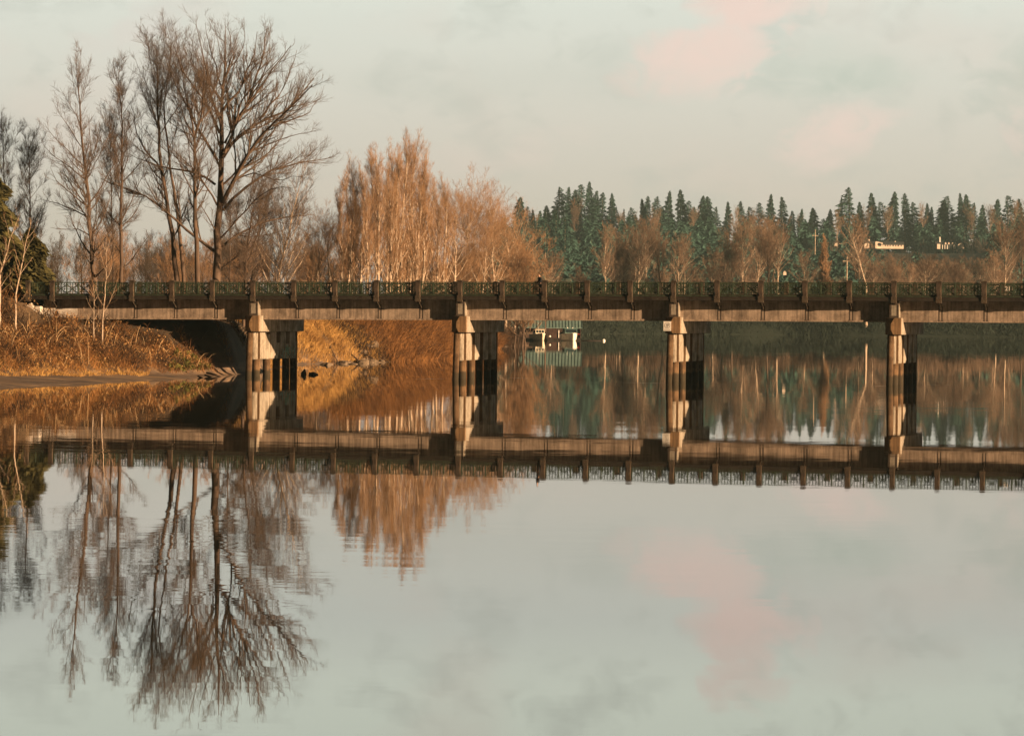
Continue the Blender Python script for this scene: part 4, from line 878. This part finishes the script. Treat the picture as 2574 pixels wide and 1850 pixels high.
# drift timbers on the left shore and at the riprap; two dark bars imitate shadows
def log(p, q, r, label, mt='darkwood'):
    p, q = Vector(p), Vector(q); c = (p+q)/2
    o = MB().tube([p-c, (p+q)/2-c+Vector((0, 0, .05)), q-c], [r, r*.9, r*.65], 8).build('log_and_shadow_bar', M[mt], None, True); o.location = c
    return tag(o, label, 'log')
def on(px, Y, dz): 
    w = W(px, 900, Y); return (w.x, Y, float(ground_h(np.array([w.x]), np.array([Y]))[0])+dz)
log(on(498, 302, .12), on(556, 300, .05), .07, 'dark bar standing in for a diagonal shadow on the mud left of the first pier')  # dark bar takes the place of a shadow band
log(on(515, 306, .15), on(590, 304, .05), .07, 'second dark bar higher up standing in for a shadow, pointing at the first pier')  # another shadow band built as a dark bar
log(on(520, 309, .2), on(563, 308, .12), .10, 'short broken log under the bridge end near the green leaves', 'wood')
log(on(826, 392, .12), on(850, 390, .1), .08, 'weathered plank lying against the riprap, left one', 'wood')
log(on(880, 396, .15), on(915, 394, .1), .09, 'weathered log half buried in the middle of the riprap', 'wood')
log(on(918, 400, .2), on(962, 399, .1), .10, 'long pale log on the right end of the riprap', 'wood')
for px, lab, sx in ((762, 'dark pointed stump standing in the water right of the first pier', 1), (786, 'low dark stump in the water, right one of the pair', 2)):
    w = W(px, 942, 321); s = MB().tube([(0, 0, -.6), (.05*sx, 0, .12), (.15, 0, .5 if sx == 1 else .24)], [.22*sx, .26*sx if sx == 1 else .45, .06], 7).build('stump', M['darkwood']); s.location = (w.x, 321, 0)
    tag(s, lab, 'stump')

# pale foam lines drifting past the piers
fo = MB()
for (xa, xb, ya, yb_) in ((1035, 1133, 953, 952), (1268, 1335, 949.5, 951), (1555, 1672, 961.5, 963.5), (1790, 1832, 958, 959.5), (2195, 2229, 970, 971), (2326, 2388, 966.5, 968)):
    P1, P2 = W(xa, ya, 1), W(xb, yb_, 1); pts = []
    for k in range(9):
        q = k/8; px_, py_ = xa+(xb-xa)*q, ya+(yb_-ya)*q; w1 = W(px_, py_, 1); Yq = -HCAM/(w1.z-HCAM); wd = (1-abs(2*q-1))**.7*(.55+.2*math.sin(k*2.1))+.03
        pts.append((w1.x*Yq, Yq, wd))
    k0 = len(fo.v)
    for (X_, Y_, wd) in pts: fo.v += [(X_, Y_-wd/2, .012), (X_, Y_+wd/2, .012)]
    for k in range(8): fo.f.append((k0+2*k, k0+2*k+2, k0+2*k+3, k0+2*k+1))
tag(fo.build('foam', M['foam']), 'thin pale foam lines drifting on the water beside the piers', 'foam', kind='stuff')

# ------------------------------------------------------------------ boathouse, boats
YB = 735; s1 = F/YB
def at(px, z_, Y=YB): w = W(px, 800, Y); return Vector((w.x, Y, z_))
bx0, bx1 = at(1272, 0).x, at(1462, 0).x; wd_ = bx1-bx0; yb = YB+8
BH = empty('boathouse', ((bx0+bx1)/2, yb, 0)); tag(BH, 'long floating boathouse with ribbed teal metal roof seen under the second span', 'boathouse')
h2 = wd_/2
rf = MB().prism([(-1.0, 2.55), (4.2, 5.35), (9.4, 2.55), (9.4, 2.43), (4.2, 5.22), (-1.0, 2.43)], -h2-.3, h2+.3, 'x').build('roof', M['tealroof'], BH)
rb = MB()
for i in range(25):
    xx = -h2-.25+i*(wd_+.5)/24; rb.bar((xx, -1.02, 2.575), (xx, 4.2, 5.385), .07, .09)
rb.build('roof_rib', M['tealpaint'], BH)
MB().box(-h2, h2, .0, 8.4, -.15, .45).build('float', M['darkwood'], BH)
wl = MB().box(-h2, -h2+4.2, .3, .42, .45, 2.5); wl.box(-h2+.0, -h2+.12, .45, 8.2, .45, 2.5); wl.box(h2-.12, h2, .45, 8.2, .45, 2.5); wl.box(-h2, h2, 8.1, 8.25, .45, 2.5); wl.box(-h2+8.4, -h2+10.8, .3, .42, .45, 1.6)
wl.build('wall', M['redwood'], BH)
MB().box(-h2+1.0, -h2+6.0, .05, .2, 1.0, 1.6).build('rail_board', M['wood'], BH)
for xx in (-h2+4.3, -h2+7.0, -h2+10.9): MB().box(xx-.08, xx+.08, .1, .26, .45, 2.5).build('column', M['white'] if xx > 0 else M['wood'], BH)
pl = MB().tube([(0, 0, -1), (0, 0, 6.4)], .16, 8).build('mooring_pile', M['wood']); pl.location = at(1371, 0)
tag(pl, 'tall round mooring pile rising between the two cabin boats', 'mooring pile')
def hull(parent, L_, B_, z0, z1, mt, mt2):
    st = [(0, .06), (.12, .42), (.3, .78), (.55, .97), (.8, 1.0), (1, .92)]; m_ = MB()
    for (f, bw_) in st:
        b1 = B_/2*bw_; sh = (1-f)**2*.28; yy = f*L_
        m_.v += [(-b1, yy-.0, z1+sh), (-b1*.80, yy+.15*(1-f), .15), (-b1*.35, yy+.35*(1-f), -.35), (b1*.35, yy+.35*(1-f), -.35), (b1*.80, yy+.15*(1-f), .15), (b1, yy, z1+sh)]
    for i in range(len(st)-1):
        for j in range(5): m_.f.append((i*6+j, i*6+j+1, i*6+6+j+1, i*6+6+j))
        m_.f.append((i*6+5, i*6, i*6+6, i*6+11))
    m_.f += [tuple(range(6)), tuple(range(len(st)*6-6, len(st)*6))[::-1]]
    h_ = m_.build('hull', mt, parent)
    g_ = MB()
    for i in range(len(st)-1):
        for sgn in (-1, 1):
            a = (sgn*B_/2*st[i][1], st[i][0]*L_-.02, z1+(1-st[i][0])**2*.28+.03); c = (sgn*B_/2*st[i+1][1], st[i+1][0]*L_, z1+(1-st[i+1][0])**2*.28+.03); g_.bar(a, c, .1, .09)
    g_.build('gunwale', mt2, h_); return h_
def cabin_boat(px, B_, L_, z1, ch, rz, label, hm, cm, roofm, panes, cw=.72):
    o = empty('cabin_boat', at(px, 0, YB-8), rz); tag(o, label, 'boat', 'cabin boats moored by the boathouse')
    hull(o, L_, B_, 0, z1, hm, M['white']); c = B_*cw/2; y0 = L_*.30; y1 = L_*.68
    cb = MB().prism([(y0, z1-.1), (y0+.35, z1+ch), (y1, z1+ch), (y1, z1-.1)], -c, c, 'x').build('cabin', cm, o)
    MB().box(-c-.12, c+.12, y0+.12, y1+.2, z1+ch, z1+ch+.09).build('cabin_roof', roofm, o, bevel=.03)
    pw = (2*c-.16)/panes
    for i in range(panes):
        m_ = MB(); xa = -c+.08+i*pw+.05; xb = -c+.08+(i+1)*pw-.05; za, zb = z1+ch*.38, z1+ch*.88
        ya = y0+.35*(za-z1+.1)/(ch+.1)-.03; yb_ = y0+.35*(zb-z1+.1)/(ch+.1)-.03
        m_.v = [(xa, ya, za), (xb, ya, za), (xb, yb_, zb), (xa, yb_, zb), (xa, ya+.02, za), (xb, ya+.02, za), (xb, yb_+.02, zb), (xa, yb_+.02, zb)]
        m_.f = [(0, 1, 2, 3), (4, 5, 6, 7), (0, 1, 5, 4), (1, 2, 6, 5), (2, 3, 7, 6), (3, 0, 4, 7)]; m_.build('window', M['glass'], cb)
    for sgn in (-1, 1): MB().box(sgn*c-.02 if sgn < 0 else c+.001, -c-.001 if sgn < 0 else c+.02, y0+.6, y1-.5, z1+ch*.4, z1+ch*.85).build('side_window', M['glass'], cb)
    return o
b1 = cabin_boat(1365, 2.6, 7.5, 1.15, 1.05, .22, 'older cream and green cabin boat with three front windows and thin mast, moored left', M['cream'], M['cream'], M['cream'], 3)
MB().tube([(0, 2.9, 2.2), (0, 2.9, 4.6)], .035, 6).build('mast', M['wood'], b1); MB().tube([(-.35, 2.6, 2.3), (-.35, 2.6, 3.6)], .02, 5).build('antenna', M['white'], b1)
fe = MB().tube([(0, 0, -.2), (0, 0, -.08), (0, 0, .1), (0, 0, .22)], [.08, .22, .22, .08], 10).build('fender', M['white'], b1, True); fe.location = (1.75, 1.2, .85)
b2 = cabin_boat(1442, 3.2, 8.5, 1.25, 1.15, .16, 'white cabin cruiser with wide dark windscreen and teal cabin frame, moored right', M['white'], M['tealpaint'], M['tealpaint'], 1, .78)
for sgn in (-.5, .55): MB().box(sgn-.08, sgn+.08, 4.0, 4.2, 2.5, 2.68).build('roof_light', M['white'], b2)
MB().tube([(-1.2, 6.3, 2.4), (-1.2, 6.3, 4.1)], .02, 5).build('antenna', M['black'], b2)
MB().box(1.28, 1.5, 1.6, 3.0, 1.30, 1.44).build('red_trim', M['red'], b2)
sk = empty('skiff', at(1303, 0, 668), 1.35); tag(sk, 'small white open skiff pulled in beside the brush left of the boathouse', 'boat'); hull(sk, 3.6, 1.3, 0, .45, M['white'], M['red']); MB().box(-.5, .5, 1.7, 2.0, .30, .36).build('thwart', M['wood'], sk)
dk = MB().box(0, 7.0, -1.2, 1.2, -.1, .32).box(0.2, 6.8, -1.0, 1.0, .322, .40).build('floating_dock', M['darkwood']); dk.location = at(1290, 0, YB-3); tag(dk, 'low dark floating dock in front of the boathouse wall', 'dock')
bm1 = MB().tube([at(1462, .05, 731)-at(1462, 0, 731), at(1514, .05, 731)-at(1462, 0, 731)], .12, 8).build('log_boom', M['darkwood'], None, True); bm1.location = at(1462, 0, 731); tag(bm1, 'dark floating log boom reaching right from the white cruiser', 'log boom')
by = MB().tube([(0, 0, -.2), (0, 0, 0), (0, 0, .28), (0, 0, .42)], [.15, .34, .30, .08], 12).build('buoy', M['white'], None, True); by.location = at(1518, 0, 731); tag(by, 'white round buoy at the end of the log boom', 'buoy')

# ------------------------------------------------------------------ houses on the hill
def gable(parent, x0, x1, y0, y1, zw, zr, along='x', oh=.5):
    if along == 'x':
        r_ = MB().prism([(y0-oh, zw-.2), ((y0+y1)/2, zr), (y1+oh, zw-.2), (y1+oh, zw-.45), ((y0+y1)/2, zr-.3), (y0-oh, zw-.45)], x0-oh, x1+oh, 'x')
    else:
        r_ = MB().prism([(x0-oh, zw-.2), ((x0+x1)/2, zr), (x1+oh, zw-.2), (x1+oh, zw-.45), ((x0+x1)/2, zr-.3), (x0-oh, zw-.45)], y0-oh, y1+oh, 'y')
    return r_.build('roof', M['houseroof'], parent)
YH = 2330
def hbase(px, py): w = W(px, py, YH); return w
def win(parent, x0, x1, z0, z1, y=-.08): return MB().box(x0, x1, y, y+.10, z0, z1).build('window', M['glass'], parent)
w0 = hbase(2223, 623); H1 = empty('ranch_house', w0); tag(H1, 'long low cream house with dark roof and two chimneys on the far hill', 'house')
u = YH/F
MB().box(-50*u, -38*u, 0, 9, -.6, 13*u).build('wall', M['housewall'], H1); gable(H1, -50*u, -38*u, 0, 9, 13*u, 13*u+1.3)
w_ = MB().box(-32*u, 49*u, 1.2, 11, -.6, 9.5*u).build('wall', M['housewall'], H1); rf = gable(H1, -32*u, 49*u, 1.2, 11, 9.5*u, 16.5*u)
ent = MB().prism([(-23*u, -.6), (-23*u, 14*u), (-21*u, 15.5*u), (-4*u, 12*u), (-4*u, 9*u), (-8*u, 9*u), (-10*u, 11.5*u), (-16*u, 11.5*u), (-18*u, 8*u), (-18*u, -.6)], -.6, 1.1, 'y').build('porch', M['housewall'], H1)
MB().box(-38*u+.05, -32*u-.05, 3, 9, -.6, 12*u).build('wall', M['houseroof'], H1)
MB().box(-39*u, -35*u, 4, 5.2, 12*u, 21*u).build('chimney', M['housewall'], H1); MB().box(28*u, 30.5*u, 5, 6, 12*u, 17.5*u).build('chimney', M['housewall'], H1)
for a, c in ((-44, -42), (-28, -26), (-15, -13), (-12, -8), (2, 4), (8, 10), (14, 16), (21, 24), (28, 30), (34, 37), (42, 44)): win(w_ if a > -32 else H1, a*u, c*u, 1.0, 1.9 if a > 0 else 2.4, 1.1 if a > -32 else -.08)
w0 = hbase(2395, 624); H2 = empty('gabled_house', w0); tag(H2, 'white house with steep end gable, dark roof and dormers on the far hill', 'house')
wl = MB().prism([(13*u, -.6), (13*u, 8*u), (20.5*u, 17*u), (28*u, 8*u), (28*u, -.6)], 0, 10, 'y').build('wall', M['housewall'], H2)
gable(H2, 13*u, 28*u, .3, 10, 9*u, 18.3*u, 'y', .35)
w_ = MB().box(-40*u, 12.9*u, 2, 10, -.6, 8*u).build('wall', M['houseroof'], H2); rf = gable(H2, -40*u, 12*u, 2, 10, 9*u, 17*u)
MB().box(-39*u, -31*u, 1, 1.95, -.6, 10*u).build('bay', M['housewall'], H2); MB().box(-31.5*u, -28.5*u, 5, 6, 14*u, 28*u).build('chimney', M['white'], H2)
for a in (-19, -11, -1, 6): MB().prism([(a*u, 9*u), (a*u, 12.5*u), (a*u+2*u, 15*u), (a*u+4*u, 12.5*u), (a*u+4*u, 9*u)], 2.2, 5, 'y').build('dormer', M['housewall'], H2)
for a in (-26, -20, -14, 3, 7): MB().box(a*u, (a+1.6)*u, 1.2, 1.95, -.6, 8*u).build('porch_column', M['white'], H2)
w0 = hbase(2102, 617); H3 = empty('small_house', w0); tag(H3, 'small pale house half hidden among bare trees left of the crooked tree', 'house')
MB().box(-4*u, 3*u, 0, 6, -.6, 8*u).build('wall', M['housewall'], H3); gable(H3, -4*u, 3*u, 0, 6, 8*u, 12*u)
def pole(px, py0, py1, Y, label):
    a, c = W(px, py0, Y), W(px, py1, Y); o = empty('utility_pole', a); tag(o, label, 'utility pole')
    h_ = c.z-a.z; MB().tube([(0, 0, -8), (0, 0, h_)], .22, 8).build('post', M['bark_pale'], o); MB().box(-1.5, 1.5, -.1, .1, h_*.55, h_*.55+.3).build('crossarm', M['bark_pale'], o)
pole(2049, 612, 578, 1750, 'tall pale utility pole with crossarm above the columnar poplar')
pole(2129, 672, 646, 1300, 'short utility pole left of the crooked leaning tree')
w = W(1973, 688, 1180); bh = empty('small_shed', w); bh.scale = (.5, .5, .5); tag(bh, 'tiny pale shed among scrub left of the poplar', 'shed'); MB().prism([(-1, -1), (-1, 1), (0, 2), (1, 1), (1, -1)], 0, 3, 'y').build('wall', M['housewall'], bh)
MB().prism([(-1.2, .9), (0, 2.15), (1.2, .9), (1.2, .75), (0, 1.98), (-1.2, .75)], -.2, 3.2, 'y').build('roof', M['houseroof'], bh)

# ------------------------------------------------------------------ person on the sidewalk
def skinned(name, verts, edges, rad, mt, parent, sub=2):
    me = bpy.data.meshes.new(name); me.from_pydata(verts, edges, []); o = link(name, me, parent); me.materials.append(mt)
    o.modifiers.new('skin', 'SKIN'); sv_ = me.skin_vertices[0].data
    for i, r_ in enumerate(rad): sv_[i].radius = r_ if isinstance(r_, tuple) else (r_, r_)
    sv_[0].use_root = True; sb = o.modifiers.new('sub', 'SUBSURF'); sb.levels = sub; sb.render_levels = sub
    bpy.context.view_layer.update(); dg = bpy.context.evaluated_depsgraph_get(); me2 = bpy.data.meshes.new_from_object(o.evaluated_get(dg))
    o.modifiers.clear(); o.data = me2; me2.shade_smooth(); return o
tp = 6*PS + 3.12
PE = empty('person', BW(tp, .95, 7.12+zc(tp)), -TH-.9)
tag(PE, 'person in black jacket and shorts standing by a railing post on the bridge', 'person')
bv_ = [(0, 0, .92), (0, -.02, 1.15), (0, -.06, 1.38), (0, -.08, 1.47), (0, -.10, 1.55), (0, -.11, 1.66),
       (.19, -.05, 1.40), (.25, -.02, 1.14), (.20, -.24, 1.02), (.17, -.31, 1.01), (-.19, -.05, 1.40), (-.25, -.02, 1.14), (-.20, -.24, 1.02), (-.17, -.31, 1.01),
       (.10, 0, .86), (.11, -.05, .48), (.11, .02, .09), (.12, -.13, .03), (-.10, 0, .86), (-.11, -.02, .48), (-.12, .06, .09), (-.13, -.09, .03)]
be = [(0, 1), (1, 2), (2, 3), (3, 4), (4, 5), (2, 6), (6, 7), (7, 8), (8, 9), (2, 10), (10, 11), (11, 12), (12, 13), (0, 14), (14, 15), (15, 16), (16, 17), (0, 18), (18, 19), (19, 20), (20, 21)]
brd = [.13, .12, .13, .055, .075, .085, .055, .042, .032, .035, .055, .042, .032, .035, .085, .055, .036, .035, .085, .055, .036, .035]
skinned('body', bv_, be, brd, M['skin'], PE)
jv = [(0, 0, .84), (0, -.02, 1.15), (0, -.06, 1.38), (0, -.075, 1.45), (.19, -.05, 1.40), (.25, -.02, 1.14), (.205, -.22, 1.025), (-.19, -.05, 1.40), (-.25, -.02, 1.14), (-.205, -.22, 1.025)]
skinned('jacket', jv, [(0, 1), (1, 2), (2, 3), (2, 4), (4, 5), (5, 6), (2, 7), (7, 8), (8, 9)], [.17, .155, .165, .085, .075, .062, .05, .075, .062, .05], M['cloth'], PE)
skinned('shorts', [(0, 0, .90), (.10, 0, .80), (.11, -.03, .56), (-.10, 0, .80), (-.11, -.015, .56)], [(0, 1), (1, 2), (0, 3), (3, 4)], [.155, .11, .085, .11, .085], M['cloth'], PE)
for sgn, y_ in ((1, -.05), (-1, -.02)): skinned('shoe', [(sgn*.115, y_+.07, .05), (sgn*.12, y_-.10, .04)], [(0, 1)], [.055, .045], M['black'], PE)
skinned('hair', [(0, -.08, 1.70), (0, -.06, 1.64)], [(0, 1)], [.098, .092], M['hair'], PE)
skinned('nose', [(0, -.19, 1.645), (0, -.205, 1.63)], [(0, 1)], [.012, .012], M['skin'], PE, 1)

# ------------------------------------------------------------------ thin winter haze
hz = MB().box(-3580, 3680, -260, 4460, -6.5, 135).build('haze', M['white'])
hm = bpy.data.materials.new('haze'); hm.use_nodes = True; t = hm.node_tree; t.nodes.remove(t.nodes['Principled BSDF'])
pv = nd(t, 'ShaderNodeVolumePrincipled', Density=0.00006, Anisotropy=0.2); pv.inputs['Color'].default_value = (0.58, 0.84, 0.84, 1)
t.links.new(pv.outputs[0], t.nodes['Material Output'].inputs['Volume']); hz.data.materials[0] = hm
tag(hz, 'thin winter haze hanging over the river valley', 'haze', kind='stuff')
